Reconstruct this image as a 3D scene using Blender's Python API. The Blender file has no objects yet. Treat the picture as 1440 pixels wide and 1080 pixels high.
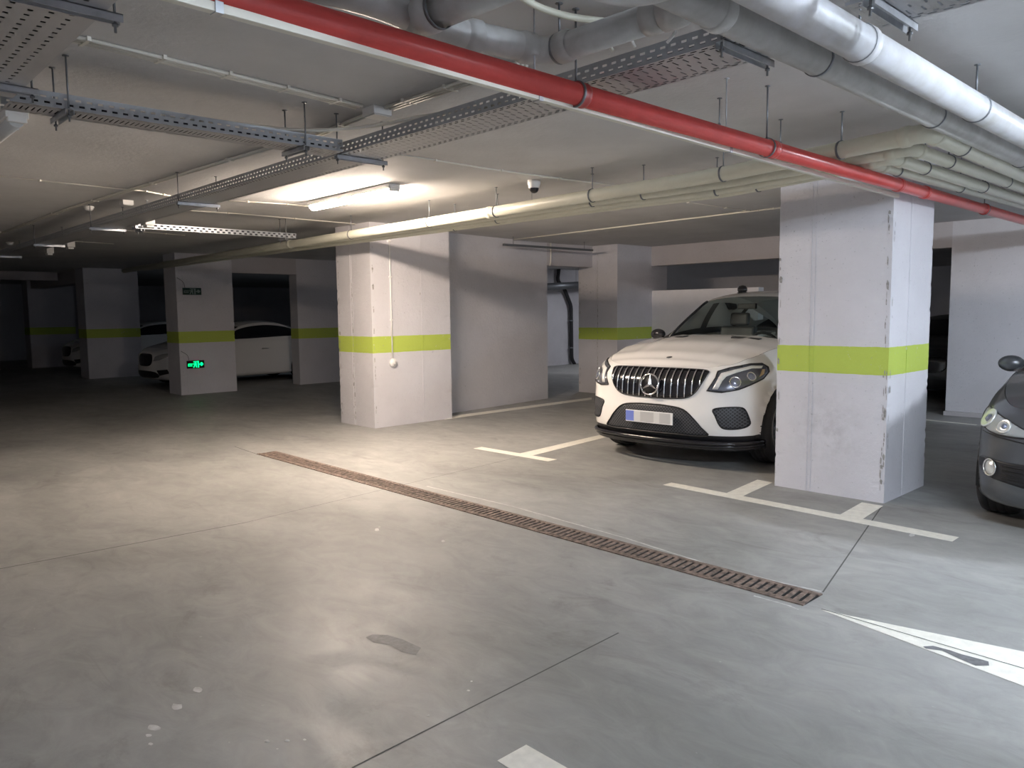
import bpy, bmesh, math, random
from mathutils import Vector, Matrix
from mathutils.bvhtree import BVHTree
random.seed(7)
C = bpy.context.scene
COL = C.collection
PI = math.pi
# ------------------------------------------------------------------ camera (measured from the photograph)
FPX = 1086.0
YAW, PIT, ROL = math.radians(46.506), math.radians(-5.318), math.radians(-0.643)
CAM = Vector((0, 0, 1.6))
fw = Vector((math.cos(YAW)*math.cos(PIT), math.sin(YAW)*math.cos(PIT), math.sin(PIT)))
r0 = Vector((math.sin(YAW), -math.cos(YAW), 0)); u0 = r0.cross(fw)
rt = r0*math.cos(ROL)+u0*math.sin(ROL); up = -r0*math.sin(ROL)+u0*math.cos(ROL)
def ray(x, y): return fw+rt*((x-720)/FPX)-up*((y-540)/FPX)
def at(x, y, z=0.0):                     # a measured pixel turned into the place at height z
    d = ray(x, y); return CAM+d*((z-CAM.z)/d.z)
def atx(x, y, X): d = ray(x, y); return CAM+d*(X/d.x)
def aty(x, y, Y): d = ray(x, y); return CAM+d*(Y/d.y)
cam = bpy.data.objects.new('camera', bpy.data.cameras.new('camera')); COL.objects.link(cam)
cam.matrix_world = Matrix.Translation(CAM) @ Matrix((rt, up, -fw)).transposed().to_4x4()
cam.data.sensor_width = 36; cam.data.lens = FPX/1440*36; cam.data.clip_start = .05; cam.data.clip_end = 200
C.camera = cam
H = 2.85
# ------------------------------------------------------------------ materials
MATS = {}
def nodes(name):
    m = bpy.data.materials.new(name); m.use_nodes = True
    nt = m.node_tree; MATS[name] = m
    return m, nt, nt.nodes['Principled BSDF'], nt.nodes['Material Output']
def mat(name, col, rough=.5, metal=0., spec=.5, coat=0., noise=0., nscale=8., bump=0., bscale=60., emit=None, es=0., tint=None):
    m, nt, b, o = nodes(name)
    b.inputs['Base Color'].default_value = (*col, 1); b.inputs['Roughness'].default_value = rough
    b.inputs['Metallic'].default_value = metal; b.inputs['Specular IOR Level'].default_value = spec
    b.inputs['Coat Weight'].default_value = coat; b.inputs['Coat Roughness'].default_value = .05
    if emit: b.inputs['Emission Color'].default_value = (*emit, 1); b.inputs['Emission Strength'].default_value = es
    N = nt.nodes.new; L = nt.links.new
    g = N('ShaderNodeNewGeometry')
    if noise:
        n = N('ShaderNodeTexNoise'); n.inputs['Scale'].default_value = nscale; n.inputs['Detail'].default_value = 6; n.inputs['Roughness'].default_value = .6
        L(g.outputs['Position'], n.inputs['Vector'])
        r = N('ShaderNodeValToRGB'); r.color_ramp.elements[0].position = .3; r.color_ramp.elements[1].position = .7
        t = tint or col
        r.color_ramp.elements[0].color = (*[c*(1-noise) for c in t], 1)
        r.color_ramp.elements[1].color = (*[min(1, c*(1+noise*.6)) for c in col], 1)
        L(n.outputs['Fac'], r.inputs[0]); L(r.outputs[0], b.inputs['Base Color'])
    if bump:
        n = N('ShaderNodeTexNoise'); n.inputs['Scale'].default_value = bscale; n.inputs['Detail'].default_value = 4
        L(g.outputs['Position'], n.inputs['Vector'])
        bp = N('ShaderNodeBump'); bp.inputs['Strength'].default_value = bump; bp.inputs['Distance'].default_value = .01
        L(n.outputs['Fac'], bp.inputs['Height']); L(bp.outputs[0], b.inputs['Normal'])
    return m
def concrete_wall(name, base, band=False, dirt=(.36, .35, .35), pits=.75):
    m, nt, b, o = nodes(name); N = nt.nodes.new; L = nt.links.new
    g = N('ShaderNodeNewGeometry')
    def noise(s, d=5, r=.6):
        n = N('ShaderNodeTexNoise'); n.inputs['Scale'].default_value = s; n.inputs['Detail'].default_value = d; n.inputs['Roughness'].default_value = r
        L(g.outputs['Position'], n.inputs['Vector']); return n.outputs['Fac']
    def ramp(f, a, bb, ca, cb):
        r = N('ShaderNodeValToRGB'); r.color_ramp.elements[0].position = a; r.color_ramp.elements[1].position = bb
        r.color_ramp.elements[0].color = (*ca, 1); r.color_ramp.elements[1].color = (*cb, 1); L(f, r.inputs[0]); return r.outputs[0]
    def mix(f, a, bb, mode='MIX'):
        x = N('ShaderNodeMix'); x.data_type = 'RGBA'; x.blend_type = mode
        if isinstance(f, float): x.inputs[0].default_value = f
        else: L(f, x.inputs[0])
        for s, i in ((a, 6), (bb, 7)):
            if isinstance(s, tuple): x.inputs[i].default_value = (*s, 1)
            else: L(s, x.inputs[i])
        return x.outputs[2]
    def math_(op, a, bb=None):
        x = N('ShaderNodeMath'); x.operation = op
        for s, i in ((a, 0), (bb, 1)):
            if s is None: continue
            if isinstance(s, (int, float)): x.inputs[i].default_value = s
            else: L(s, x.inputs[i])
        return x.outputs[0]
    c = ramp(noise(1.6), .3, .75, tuple(x*.9 for x in base), base)
    if band:
        sp = N('ShaderNodeSeparateXYZ'); L(g.outputs['Position'], sp.inputs[0])
        w = math_('MULTIPLY', math_('SUBTRACT', noise(7), .5), .012)
        z = math_('ADD', sp.outputs[2], w)
        inb = math_('MULTIPLY', math_('GREATER_THAN', z, 1.052), math_('LESS_THAN', z, 1.282))
        worn = math_('SUBTRACT', 1., math_('MULTIPLY', math_('GREATER_THAN', noise(14, 6, .7), .66), .6))
        c = mix(math_('MULTIPLY', inb, worn), c, (.46, .56, .10))
    pit = ramp(noise(55, 2, .5), .69, .735, (0, 0, 0), (1, 1, 1))
    pit2 = ramp(noise(24, 3, .6), .71, .74, (0, 0, 0), (1, 1, 1)); pit = math_('MAXIMUM', pit, pit2)
    if band:                      # the smudge rubbed onto the large column
        vd = N('ShaderNodeVectorMath'); vd.operation = 'DISTANCE'; L(g.outputs['Position'], vd.inputs[0]); vd.inputs[1].default_value = (6.49, 2.92, .55)
        sm = math_('MULTIPLY', ramp(vd.outputs['Value'], .05, .42, (1, 1, 1), (0, 0, 0)), ramp(noise(9, 8, .75), .42, .66, (0, 0, 0), (1, 1, 1)))
        c = mix(math_('MULTIPLY', sm, .42), c, (.30, .29, .30))
    c = mix(math_('MULTIPLY', pit, .6), c, dirt)
    L(c, b.inputs['Base Color']); b.inputs['Roughness'].default_value = .75; b.inputs['Specular IOR Level'].default_value = .3
    bp = N('ShaderNodeBump'); bp.inputs['Strength'].default_value = pits; bp.inputs['Distance'].default_value = .01
    h = math_('SUBTRACT', math_('MULTIPLY', noise(22, 6, .65), .8), math_('MULTIPLY', pit, .8))
    L(h, bp.inputs['Height']); L(bp.outputs[0], b.inputs['Normal'])
    return m
M_col = concrete_wall('painted_column', (.66, .645, .675), band=True)
M_wall = concrete_wall('painted_wall', (.66, .645, .67))
M_white = concrete_wall('white_wall', (.97, .95, .97), dirt=(.6, .55, .62), pits=.4)
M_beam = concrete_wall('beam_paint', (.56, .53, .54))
M_ceil = mat('ceiling_paint', (.605, .597, .598), .85, spec=.2, noise=.10, nscale=1.3, bump=.25, bscale=30)
def floor_mat():
    m, nt, b, o = nodes('floor_concrete'); N = nt.nodes.new; L = nt.links.new
    g = N('ShaderNodeNewGeometry')
    mp = N('ShaderNodeMapping'); L(g.outputs['Position'], mp.inputs[0]); mp.inputs['Rotation'].default_value = (0, 0, .5); mp.inputs['Scale'].default_value = (1, .55, 1)
    def noise(s, d, r, dist=0):
        n = N('ShaderNodeTexNoise'); n.inputs['Scale'].default_value = s; n.inputs['Detail'].default_value = d; n.inputs['Roughness'].default_value = r; n.inputs['Distortion'].default_value = dist
        L(mp.outputs[0], n.inputs['Vector']); return n.outputs['Fac']
    def ramp(f, pts):
        r = N('ShaderNodeValToRGB'); e = r.color_ramp.elements
        for i, (p, c) in enumerate(pts):
            x = e[i] if i < 2 else e.new(p)
            x.position = p; x.color = (*c, 1)
        L(f, r.inputs[0]); return r.outputs[0]
    def mix(f, a, bb, mode='MIX'):
        x = N('ShaderNodeMix'); x.data_type = 'RGBA'; x.blend_type = mode
        if isinstance(f, float): x.inputs[0].default_value = f
        else: L(f, x.inputs[0])
        L(a, x.inputs[6]); L(bb, x.inputs[7]); return x.outputs[2]
    a = ramp(noise(.7, 8, .62, .6), [(.3, (.25, .25, .238)), (.68, (.40, .398, .382))])
    d = ramp(noise(5, 8, .7, 1.2), [(.35, (.82, .82, .82)), (.7, (1.06, 1.06, 1.05))])
    c = mix(1., a, d, 'MULTIPLY')
    st = ramp(noise(1.9, 10, .7, 1.5), [(.56, (1, 1, 1)), (.74, (.70, .69, .67))])
    c = mix(1., c, st, 'MULTIPLY')
    fl = ramp(noise(26, 3, .5, .2), [(.745, (1, 1, 1)), (.765, (1.35, 1.35, 1.32))])
    c = mix(1., c, fl, 'MULTIPLY')
    L(c, b.inputs['Base Color'])
    rr = ramp(noise(2.4, 8, .65, 1.), [(.3, (.42,)*3), (.75, (.62,)*3)])
    L(rr, b.inputs['Roughness']); b.inputs['Specular IOR Level'].default_value = .35
    bp = N('ShaderNodeBump'); bp.inputs['Strength'].default_value = .18; bp.inputs['Distance'].default_value = .006
    L(noise(14, 8, .6), bp.inputs['Height']); L(bp.outputs[0], b.inputs['Normal'])
    return m
M_floor = floor_mat()
M_chip = mat('chipped_plaster', (.34, .325, .31), .9, noise=.4, nscale=60)
M_joint = mat('joint_dark', (.10, .10, .095), .9)
M_patch = mat('floor_patch_dark', (.17, .17, .175), .6, noise=.3, nscale=30)
M_fleck = mat('floor_fleck', (.66, .65, .60), .7, noise=.2, nscale=40)
M_efflo = mat('mortar_edge', (.60, .60, .58), .8, noise=.25, nscale=25)
M_paint = mat('line_paint', (.78, .76, .68), .6, noise=.12, nscale=18, bump=.1)
M_rust = mat('rusted_iron', (.25, .185, .15), .75, metal=.2, noise=.5, nscale=25, tint=(.14, .11, .095), bump=.4, bscale=90)
M_black = mat('black_hole', (.01, .01, .01), .9)
M_red = mat('red_gloss', (.70, .085, .075), .28, spec=.6, noise=.12, nscale=6)
M_redd = mat('red_clamp', (.42, .05, .045), .4)
M_cream = mat('cream_pipe', (.66, .65, .54), .38, noise=.06, nscale=5)
M_creamtrunk = mat('cream_trunking', (.72, .70, .62), .5)
M_gpipe = mat('grey_pvc', (.48, .48, .475), .42, noise=.16, nscale=7, tint=(.46, .45, .43))
M_wpipe = mat('pale_grey_pipe', (.54, .55, .58), .38, noise=.22, nscale=6, tint=(.58, .57, .55))
M_conduit = mat('conduit_plastic', (.72, .69, .62), .5)
M_galv = mat('galvanised_steel', (.50, .52, .55), .38, metal=.75, noise=.18, nscale=14)
M_dgalv = mat('dull_steel', (.20, .21, .225), .45, metal=.7)
M_rubber = mat('rubber_black', (.02, .02, .022), .6)
M_box = mat('white_plastic', (.66, .65, .63), .45)
M_white_pl = mat('bright_plastic', (.82, .81, .79), .4)
M_lens = mat('dark_lens', (.02, .02, .025), .08, spec=.8)
M_cable = mat('dark_cable', (.035, .036, .045), .55)
M_lamp = mat('lamp_glow', (1, 1, 1), .5, emit=(1.0, .83, .68), es=56)
M_lampc = mat('lamp_glow_cool', (1, 1, 1), .5, emit=(.76, .87, 1.0), es=60)
M_fillb = mat('fill_glow_back', (1, 1, 1), .5, emit=(.9, .92, 1.0), es=16)
M_lampr = mat('lamp_glow_room', (1, 1, 1), .5, emit=(.9, .92, 1.0), es=13)
M_lampg = mat('lamp_glow_side', (1, 1, 1), .5, emit=(.80, .89, 1.0), es=100)
M_filld = mat('fill_glow_dim', (1, 1, 1), .5, emit=(.7, .82, 1.0), es=5)
M_lampoff = mat('lamp_diffuser_off', (.45, .45, .44), .35)
M_green = mat('green_glow', (0, .3, .15), .5, emit=(.0, .6, .13), es=.55)
M_signg = mat('sign_green_dark', (.015, .05, .04), .3)
M_signp = mat('sign_pale', (.22, .28, .26), .4)
def perf(name, along, across, c0, W, bands, base=(.42, .44, .47), metal=.6):
    """galvanised sheet with rows of slots: bands = (t0, t1, period, duty, phase)"""
    m, nt, b, o = nodes(name); N = nt.nodes.new; L = nt.links.new
    b.inputs['Base Color'].default_value = (*base, 1); b.inputs['Metallic'].default_value = metal; b.inputs['Roughness'].default_value = .42
    g = N('ShaderNodeNewGeometry'); sp = N('ShaderNodeSeparateXYZ'); L(g.outputs['Position'], sp.inputs[0])
    def math_(op, a, bb=None):
        x = N('ShaderNodeMath'); x.operation = op
        for s, i in ((a, 0), (bb, 1)):
            if s is None: continue
            if isinstance(s, (int, float)): x.inputs[i].default_value = s
            else: L(s, x.inputs[i])
        return x.outputs[0]
    A = sp.outputs[along]; T = math_('DIVIDE', math_('SUBTRACT', sp.outputs[across], c0), W)
    tot = None
    for t0, t1, p, du, ph in bands:
        f = math_('FRACT', math_('ADD', math_('DIVIDE', A, p), ph+100))
        h = math_('MULTIPLY', math_('LESS_THAN', f, du), math_('MULTIPLY', math_('GREATER_THAN', T, t0), math_('LESS_THAN', T, t1)))
        tot = h if tot is None else math_('MAXIMUM', tot, h)
    tr = N('ShaderNodeBsdfTransparent'); mx = N('ShaderNodeMixShader')
    L(tot, mx.inputs[0]); L(b.outputs[0], mx.inputs[1]); L(tr.outputs[0], mx.inputs[2]); L(mx.outputs[0], o.inputs[0])
    return m
def glass(name, tint, gloss=.12):
    m, nt, b, o = nodes(name); N = nt.nodes.new; L = nt.links.new
    tr = N('ShaderNodeBsdfTransparent'); tr.inputs[0].default_value = (*tint, 1)
    gl = N('ShaderNodeBsdfGlossy'); gl.inputs['Roughness'].default_value = .03
    lw = N('ShaderNodeLayerWeight'); lw.inputs[0].default_value = gloss
    mx = N('ShaderNodeMixShader'); L(lw.outputs['Fresnel'], mx.inputs[0]); L(tr.outputs[0], mx.inputs[1]); L(gl.outputs[0], mx.inputs[2]); L(mx.outputs[0], o.inputs[0])
    return m
# ------------------------------------------------------------------ mesh helpers
class MB:
    def __init__(s): s.bm = bmesh.new(); s.mats = []; s.mi = 0
    def use(s, m):
        if m not in s.mats: s.mats.append(m)
        s.mi = s.mats.index(m); return s
    def face(s, vs, smooth=False):
        try: f = s.bm.faces.new(vs)
        except ValueError: return None
        f.material_index = s.mi; f.smooth = smooth; return f
    def poly(s, pts): return s.face([s.bm.verts.new(p) for p in pts])
    def prism(s, base, z0, z1):
        a = [s.bm.verts.new((p[0], p[1], z0)) for p in base]; b = [s.bm.verts.new((p[0], p[1], z1)) for p in base]
        n = len(a); s.face(a[::-1]); s.face(b)
        for i in range(n): s.face([a[i], a[(i+1) % n], b[(i+1) % n], b[i]])
        return s
    def box(s, x0, y0, z0, x1, y1, z1): return s.prism([(x0, y0), (x1, y0), (x1, y1), (x0, y1)], z0, z1)
    def obox(s, c, ax, ay, az):
        """oriented box: centre and three half vectors"""
        c, ax, ay, az = map(Vector, (c, ax, ay, az)); v = []
        for k in (-1, 1):
            for a, b in ((-1, -1), (1, -1), (1, 1), (-1, 1)): v.append(s.bm.verts.new(c+ax*a+ay*b+az*k))
        for q in ((3, 2, 1, 0), (4, 5, 6, 7), (0, 1, 5, 4), (1, 2, 6, 5), (2, 3, 7, 6), (3, 0, 4, 7)): s.face([v[i] for i in q])
        return s
    def beam(s, p, q, w, h, upv=(0, 0, 1)):
        p, q = Vector(p), Vector(q); d = (q-p); l = d.length; d.normalize()
        sd = d.cross(Vector(upv)).normalized(); u = sd.cross(d)
        return s.obox((p+q)/2, d*l/2, sd*w/2, u*h/2)
    def tube(s, pts, r, seg=12, cap=True):
        pts = [Vector(p) for p in pts]; n = len(pts); rs = r if isinstance(r, (list, tuple)) else [r]*n
        d = (pts[1]-pts[0]).normalized(); a = d.orthogonal().normalized(); rings = []
        for i, p in enumerate(pts):
            t = ((pts[min(i+1, n-1)]-pts[i]).normalized()+(pts[i]-pts[max(i-1, 0)]).normalized())
            t = t.normalized() if t.length > 1e-9 else d
            a = (a-t*a.dot(t)).normalized(); b = t.cross(a)
            rings.append([s.bm.verts.new(p+(a*math.cos(2*PI*k/seg)+b*math.sin(2*PI*k/seg))*rs[i]) for k in range(seg)])
        for i in range(n-1):
            for k in range(seg): s.face([rings[i][k], rings[i][(k+1) % seg], rings[i+1][(k+1) % seg], rings[i+1][k]], True)
        if cap: s.face(rings[0][::-1]); s.face(rings[-1])
        return s
    def ring(s, c, ax, R, r, seg=28, k=8, a0=0, a1=2*PI):
        c, ax = Vector(c), Vector(ax).normalized(); u = ax.orthogonal().normalized(); w = ax.cross(u)
        full = abs(a1-a0-2*PI) < 1e-6
        pts = [c+(u*math.cos(a0+(a1-a0)*i/seg)+w*math.sin(a0+(a1-a0)*i/seg))*R for i in range(seg+1)]
        return s.tube(pts, r, k, cap=not full)
    def lathe(s, c, ax, prof, seg=28):
        """prof = (radius, distance along the axis)"""
        c, ax = Vector(c), Vector(ax).normalized(); u = ax.orthogonal().normalized(); w = ax.cross(u); R = []
        for r, h in prof:
            if r < 1e-6: R.append([s.bm.verts.new(c+ax*h)])
            else: R.append([s.bm.verts.new(c+ax*h+(u*math.cos(2*PI*k/seg)+w*math.sin(2*PI*k/seg))*r) for k in range(seg)])
        for i in range(len(R)-1):
            A, B = R[i], R[i+1]
            for k in range(seg):
                j = (k+1) % seg
                if len(A) == 1 and len(B) == 1: continue
                if len(A) == 1: s.face([A[0], B[k], B[j]], True)
                elif len(B) == 1: s.face([A[k], A[j], B[0]], True)
                else: s.face([A[k], A[j], B[j], B[k]], True)
        return s
    def build(s, name, m=None, parent=None, bevel=0, recalc=True, local=False):
        if m and not s.mats: s.mats = [m]
        if recalc: bmesh.ops.recalc_face_normals(s.bm, faces=s.bm.faces[:])
        o = root = None
        me = bpy.data.meshes.new(name)
        if parent is not None and not local:
            L = Vector(parent.location)
            q = parent
            while q.parent is not None: q = q.parent; L = L+Vector(q.location)
            bmesh.ops.translate(s.bm, verts=s.bm.verts[:], vec=-L)
        s.bm.to_mesh(me); s.bm.free()
        for x in s.mats: me.materials.append(x)
        o = bpy.data.objects.new(name, me); COL.objects.link(o); o.parent = parent
        if bevel:
            bv = o.modifiers.new('b', 'BEVEL'); bv.width = bevel; bv.segments = 2; bv.limit_method = 'ANGLE'
        return o
def tag(o, label, cat, group=None, kind=None):
    if kind: o['kind'] = kind
    if label: o['label'] = label
    if cat: o['category'] = cat
    if group: o['group'] = group
    return o
def thing(name, label, cat, loc=(0, 0, 0), rz=0, group=None):
    o = bpy.data.objects.new(name, None); COL.objects.link(o); o.empty_display_size = .1
    o.location = loc; o.rotation_euler = (0, 0, rz); return tag(o, label, cat, group)
def fillet(pts, r, n=6):
    pts = [Vector(p) for p in pts]; out = [pts[0]]
    for i in range(1, len(pts)-1):
        a, p, b = pts[i-1], pts[i], pts[i+1]; ra = min(r, (a-p).length*.49, (b-p).length*.49)
        q0 = p+(a-p).normalized()*ra; q1 = p+(b-p).normalized()*ra
        for k in range(n+1):
            t = k/n; out.append(q0*(1-t)**2+p*2*t*(1-t)+q1*t*t)
    out.append(pts[-1]); return out
def lerp(a, b, t): return a+(b-a)*t
def interp(tab, x):
    if x <= tab[0][0]: return tab[0][1]
    for (x0, y0), (x1, y1) in zip(tab, tab[1:]):
        if x <= x1: t = (x-x0)/(x1-x0); t = t*t*(3-2*t)*.5+t*.5; return y0+(y1-y0)*t
    return tab[-1][1]
# ================================================================== THE SETTING
# floor with its joints, patches and flecks
f = MB().use(M_floor); f.box(-3, -5, -.2, 26, 34, 0)
f.use(M_joint)
def floorstrip(p, q, w, z=.0006):
    p, q = Vector(p), Vector(q); d = (q-p).normalized(); n = Vector((-d.y, d.x, 0))*w/2
    f.poly([Vector((v.x, v.y, z)) for v in (p-n, q-n, q+n, p+n)])
floorstrip(at(0, 800), at(345, 735), .010); floorstrip(at(345, 735), at(720, 645), .006); floorstrip(at(720, 645), at(900, 600), .005)
floorstrip(at(495, 1080), at(870, 890), .008); floorstrip(at(1157, 833), at(1240, 712), .009)
floorstrip(at(1155, 857), at(1440, 941), .007, .0036)
floorstrip(at(330, 628), at(365, 640), .01)
f.use(M_patch)
def blob(pts, z=.0012): f.poly([at(x, y, z) for x, y in pts])
blob([(514, 896), (524, 892), (545, 893), (566, 899), (592, 911), (585, 921), (566, 917), (548, 907), (525, 903)])
blob([(1298, 909), (1312, 908), (1335, 914), (1352, 920), (1372, 925), (1390, 930), (1391, 936), (1372, 936), (1348, 926), (1325, 915), (1302, 912)], .0036)
f.use(M_efflo)
for x, y, rx in ((248, 994, 10), (216, 1023, 11), (209, 1034, 5), (279, 970, 8), (428, 1040, 3), (404, 1041, 4), (376, 1042, 4), (390, 1053, 2), (602, 1006, 2.5), (659, 971, 2.5), (1283, 752, 5), (663, 958, 2), (530, 745, 4), (623, 761, 3), (212, 1046, 4)):
    n = 9; blob([(x+rx*(.65+.5*random.random())*math.cos(2*PI*k/n), y+rx*.5*(.65+.5*random.random())*math.sin(2*PI*k/n)) for k in range(n)])
def wavy(px, w, z=.0015):           # irregular mortar edging beside the drain
    P = [at(x, y) for x, y in px]; a = []; b = []
    for i in range(len(P)-1):
        for k in range(12):
            p = P[i].lerp(P[i+1], k/12); d = (P[i+1]-P[i]).normalized(); n = Vector((-d.y, d.x, 0))
            a.append(p+n*w*(.3+.7*random.random())); b.append(p-n*w*(.3+.7*random.random()))
    for i in range(len(a)-1): f.poly([Vector((v.x, v.y, z)) for v in (a[i], a[i+1], b[i+1], b[i])])
wavy([(600, 684), (720, 712), (880, 757), (1000, 795), (1100, 820), (1160, 833)], .011)
wavy([(1060, 838), (1110, 852), (1124, 858)], .008)
fl = f.build('floor'); tag(fl, None, None, kind='structure')
c = MB().use(M_ceil); c.box(-3, -5, H, 26, 34, H+.25)
tag(c.build('ceiling'), None, None, kind='structure')
def struct(name, base, z0, z1, m, bevel=0):
    o = MB().use(m).prism(base, z0, z1).build(name, bevel=bevel); return tag(o, None, None, kind='structure')
# outer walls of the garage
struct('wall_back', [(-3, 34), (26, 34), (26, 34.2), (-3, 34.2)], 0, H, M_wall)
struct('wall_far', [(26, -5), (26.2, -5), (26.2, 34), (26, 34)], 0, H, M_wall)
struct('wall_left', [(-3.2, -5), (-3, -5), (-3, 34), (-3.2, 34)], 0, H, M_wall)
struct('wall_near', [(-3, -5.2), (26, -5.2), (26, -5), (-3, -5)], 0, H, M_wall)
# ------------------------------------------------------------------ columns
def column(name, x0, y0, x1, y1, label, seams=(), group=None, cracks=()):
    m = MB().use(M_col); bm = m.bm; nz = 90; base = [(x0, y0), (x1, y0), (x1, y1), (x0, y1)]
    rnd = random.Random(int(x0*100+y0*10))
    ring = []
    per = []
    for i in range(4):
        a, b = base[i], base[(i+1) % 4]
        for k in range(8): per.append((lerp(a[0], b[0], k/8), lerp(a[1], b[1], k/8), k == 0, i))
    for j in range(nz+1):
        z = H*j/nz; row = []
        for x, y, cn, i in per:
            jx = rnd.uniform(0, .002) if cn else 0
            if cn and rnd.random() < .07: jx += .006
            sx = 1 if x < (x0+x1)/2 else -1; sy = 1 if y < (y0+y1)/2 else -1
            row.append(bm.verts.new((x+sx*jx*.7, y+sy*jx*.7, z)))
        ring.append(row)
    n = len(per)
    for j in range(nz):
        for k in range(n): m.face([ring[j][k], ring[j][(k+1) % n], ring[j+1][(k+1) % n], ring[j+1][k]])
    m.face(ring[0][::-1]); m.face(ring[-1])
    for side, t in seams:            # formwork seams: shallow raised ribs in the plaster
        if side == 'x':
            y = lerp(y0, y1, t); m.box(x0-.004, y-.006, 0.01, x0+.01, y+.006, H-.01)
            m.box(x0-.004, y+.028, 0.01, x0+.01, y+.034, H-.01)
        else:
            x = lerp(x0, x1, t); m.box(x-.008, y0-.004, 0.01, x+.008, y0+.01, H-.01)
    m.use(M_chip)                # chipped plaster along seams and edges
    for side, pos, z0_, z1_, dens in cracks:
        z = z0_
        while z < z1_:
            ln = rnd.uniform(.02, .09); w = rnd.uniform(.002, .007)*(2.6 if rnd.random() < .12 else 1); o_ = rnd.uniform(-.006, .006)
            if rnd.random() < dens:
                k = [(pos+o_-w*rnd.uniform(.4, 1), z), (pos+o_+w*rnd.uniform(.4, 1), z+ln*.1), (pos+o_+w, z+ln*.6), (pos+o_+w*.3, z+ln), (pos+o_-w, z+ln*.7)]
                m.poly([(x0-.0046, p, q) if side == 'x' else (p, y0-.0046, q) for p, q in k])
            z += ln
    o = m.build(name); tag(o, label, 'column', group); return o
column('column', 6.49, 2.42, 7.40, 3.38, 'large white concrete column with lime band right of the white car', [('x', .66), ('y', .42)], cracks=[('x', 2.45, .1, 2.4, .55), ('x', 2.43, .3, 1.05, .6), ('y', 6.52, .3, 2.3, .3), ('x', 3.36, .2, 2.2, .3)])
column('column', 5.97, 9.09, 7.36, 9.98, 'white concrete column with lime band and round alarm button, next to the lamp', [('x', .55), ('y', .62)], cracks=[('x', 9.575, .05, 2.0, .8), ('x', 9.60, .05, .9, .5), ('y', 6.0, .2, 2.5, .5), ('x', 9.93, .05, 2.5, .4), ('y', 6.80, 1.3, 2.3, .2)])
column('column', 11.535, 9.245, 13.12, 10.22, 'column with lime band behind the bonnet of the white car', [('x', .5)], cracks=[('x', 9.73, .1, 2.7, .8), ('x', 10.18, .1, 2.6, .3)])
column('column', 5.84, 15.86, 7.00, 16.50, 'dim column carrying the glowing green exit sign', [('y', .12)])
column('column', 5.78, 21.98, 7.10, 22.7, 'dark column left of the one with the green exit sign')
column('column', 5.80, 28.2, 7.10, 28.9, 'barely visible dark column farthest back at the left')
column('column', 8.60, 16.10, 10.1, 16.45, 'dim wall column behind the tail of the far white car')
# inner walls and beams
struct('wall_middle', [(7.36, 9.52), (10.27, 9.86), (10.27, 10.1), (7.36, 10.1)], 0, H, M_wall)
struct('wall_right', [(12.60, -5), (12.90, -5), (12.90, 3.86), (12.60, 3.86)], 0, H, M_wall)
struct('wall_low', [(12.62, 6.95), (12.80, 6.95), (12.80, 9.245), (12.62, 9.245)], 0, 1.99, M_white)
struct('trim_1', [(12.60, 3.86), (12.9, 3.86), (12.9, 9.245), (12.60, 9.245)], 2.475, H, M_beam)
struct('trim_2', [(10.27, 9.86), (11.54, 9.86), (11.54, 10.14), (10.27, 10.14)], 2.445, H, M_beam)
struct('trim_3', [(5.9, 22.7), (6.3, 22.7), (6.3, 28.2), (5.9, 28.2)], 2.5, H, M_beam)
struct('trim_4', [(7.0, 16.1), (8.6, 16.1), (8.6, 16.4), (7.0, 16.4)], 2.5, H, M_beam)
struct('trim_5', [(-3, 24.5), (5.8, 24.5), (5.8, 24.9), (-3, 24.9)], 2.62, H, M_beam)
struct('trim_6', [(12.52, -4), (12.60, -4), (12.60, 3.86), (12.52, 3.86)], 0, .06, M_beam)
# back room seen through the gap
struct('wall_gap', [(13.6, 15.83), (20, 15.83), (20, 16.03), (13.6, 16.03)], 0, H, M_wall)
struct('wall_added_shade', [(16, 7.5), (16.2, 7.5), (16.2, 11.7), (16, 11.7)], 0, H, M_wall)  # wall added to darken the opening between beam and low wall
# ------------------------------------------------------------------ painted lines
def marking(label, polys, cat='road marking'):
    m = MB().use(M_paint)
    for i, P in enumerate(polys): m.prism([(p[0], p[1]) for p in P], .0008, .0024+.0002*i)
    tag(m.build('painted_line'), label, cat)
marking('white T-shaped bay line on the floor in front of the large column', [
    [(5.735, 1.68), (5.875, 1.68), (5.945, 4.12), (5.81, 4.12)],
    [(5.9, 3.37), (6.58, 3.45), (6.60, 3.61), (5.9, 3.53)], [(5.87, 2.345), (6.40, 2.39), (6.40, 2.56), (5.87, 2.52)]])
marking('white T-shaped bay line on the floor left of the white car', [
    [(5.90, 5.67), (6.04, 5.67), (6.0, 6.86), (5.87, 6.86)], [(5.99, 6.02), (8.9, 6.42), (8.9, 6.55), (5.99, 6.22)]])
marking('long thin white line along the foot of the middle wall', [[at(625, 590).xy, at(628, 586).xy, at(832, 559).xy, at(832, 562).xy]])
marking('white arrow point painted on the floor past the end of the drain', [[at(1155, 858).xy, (3.66, .55), (3.95, -.2), (4.35, -.2), at(1440, 917).xy, at(1260, 880).xy]])
marking('white stripe end at the bottom edge of the photo', [[(1.745, 1.0), (1.905, 1.0), (1.905, 1.953), (1.76, 1.953)]])
marking('faint line across the floor between column and grey car', [[(11.70, 3.2), (11.78, 3.2), (11.9, 4.3), (11.82, 4.3)]])
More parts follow.
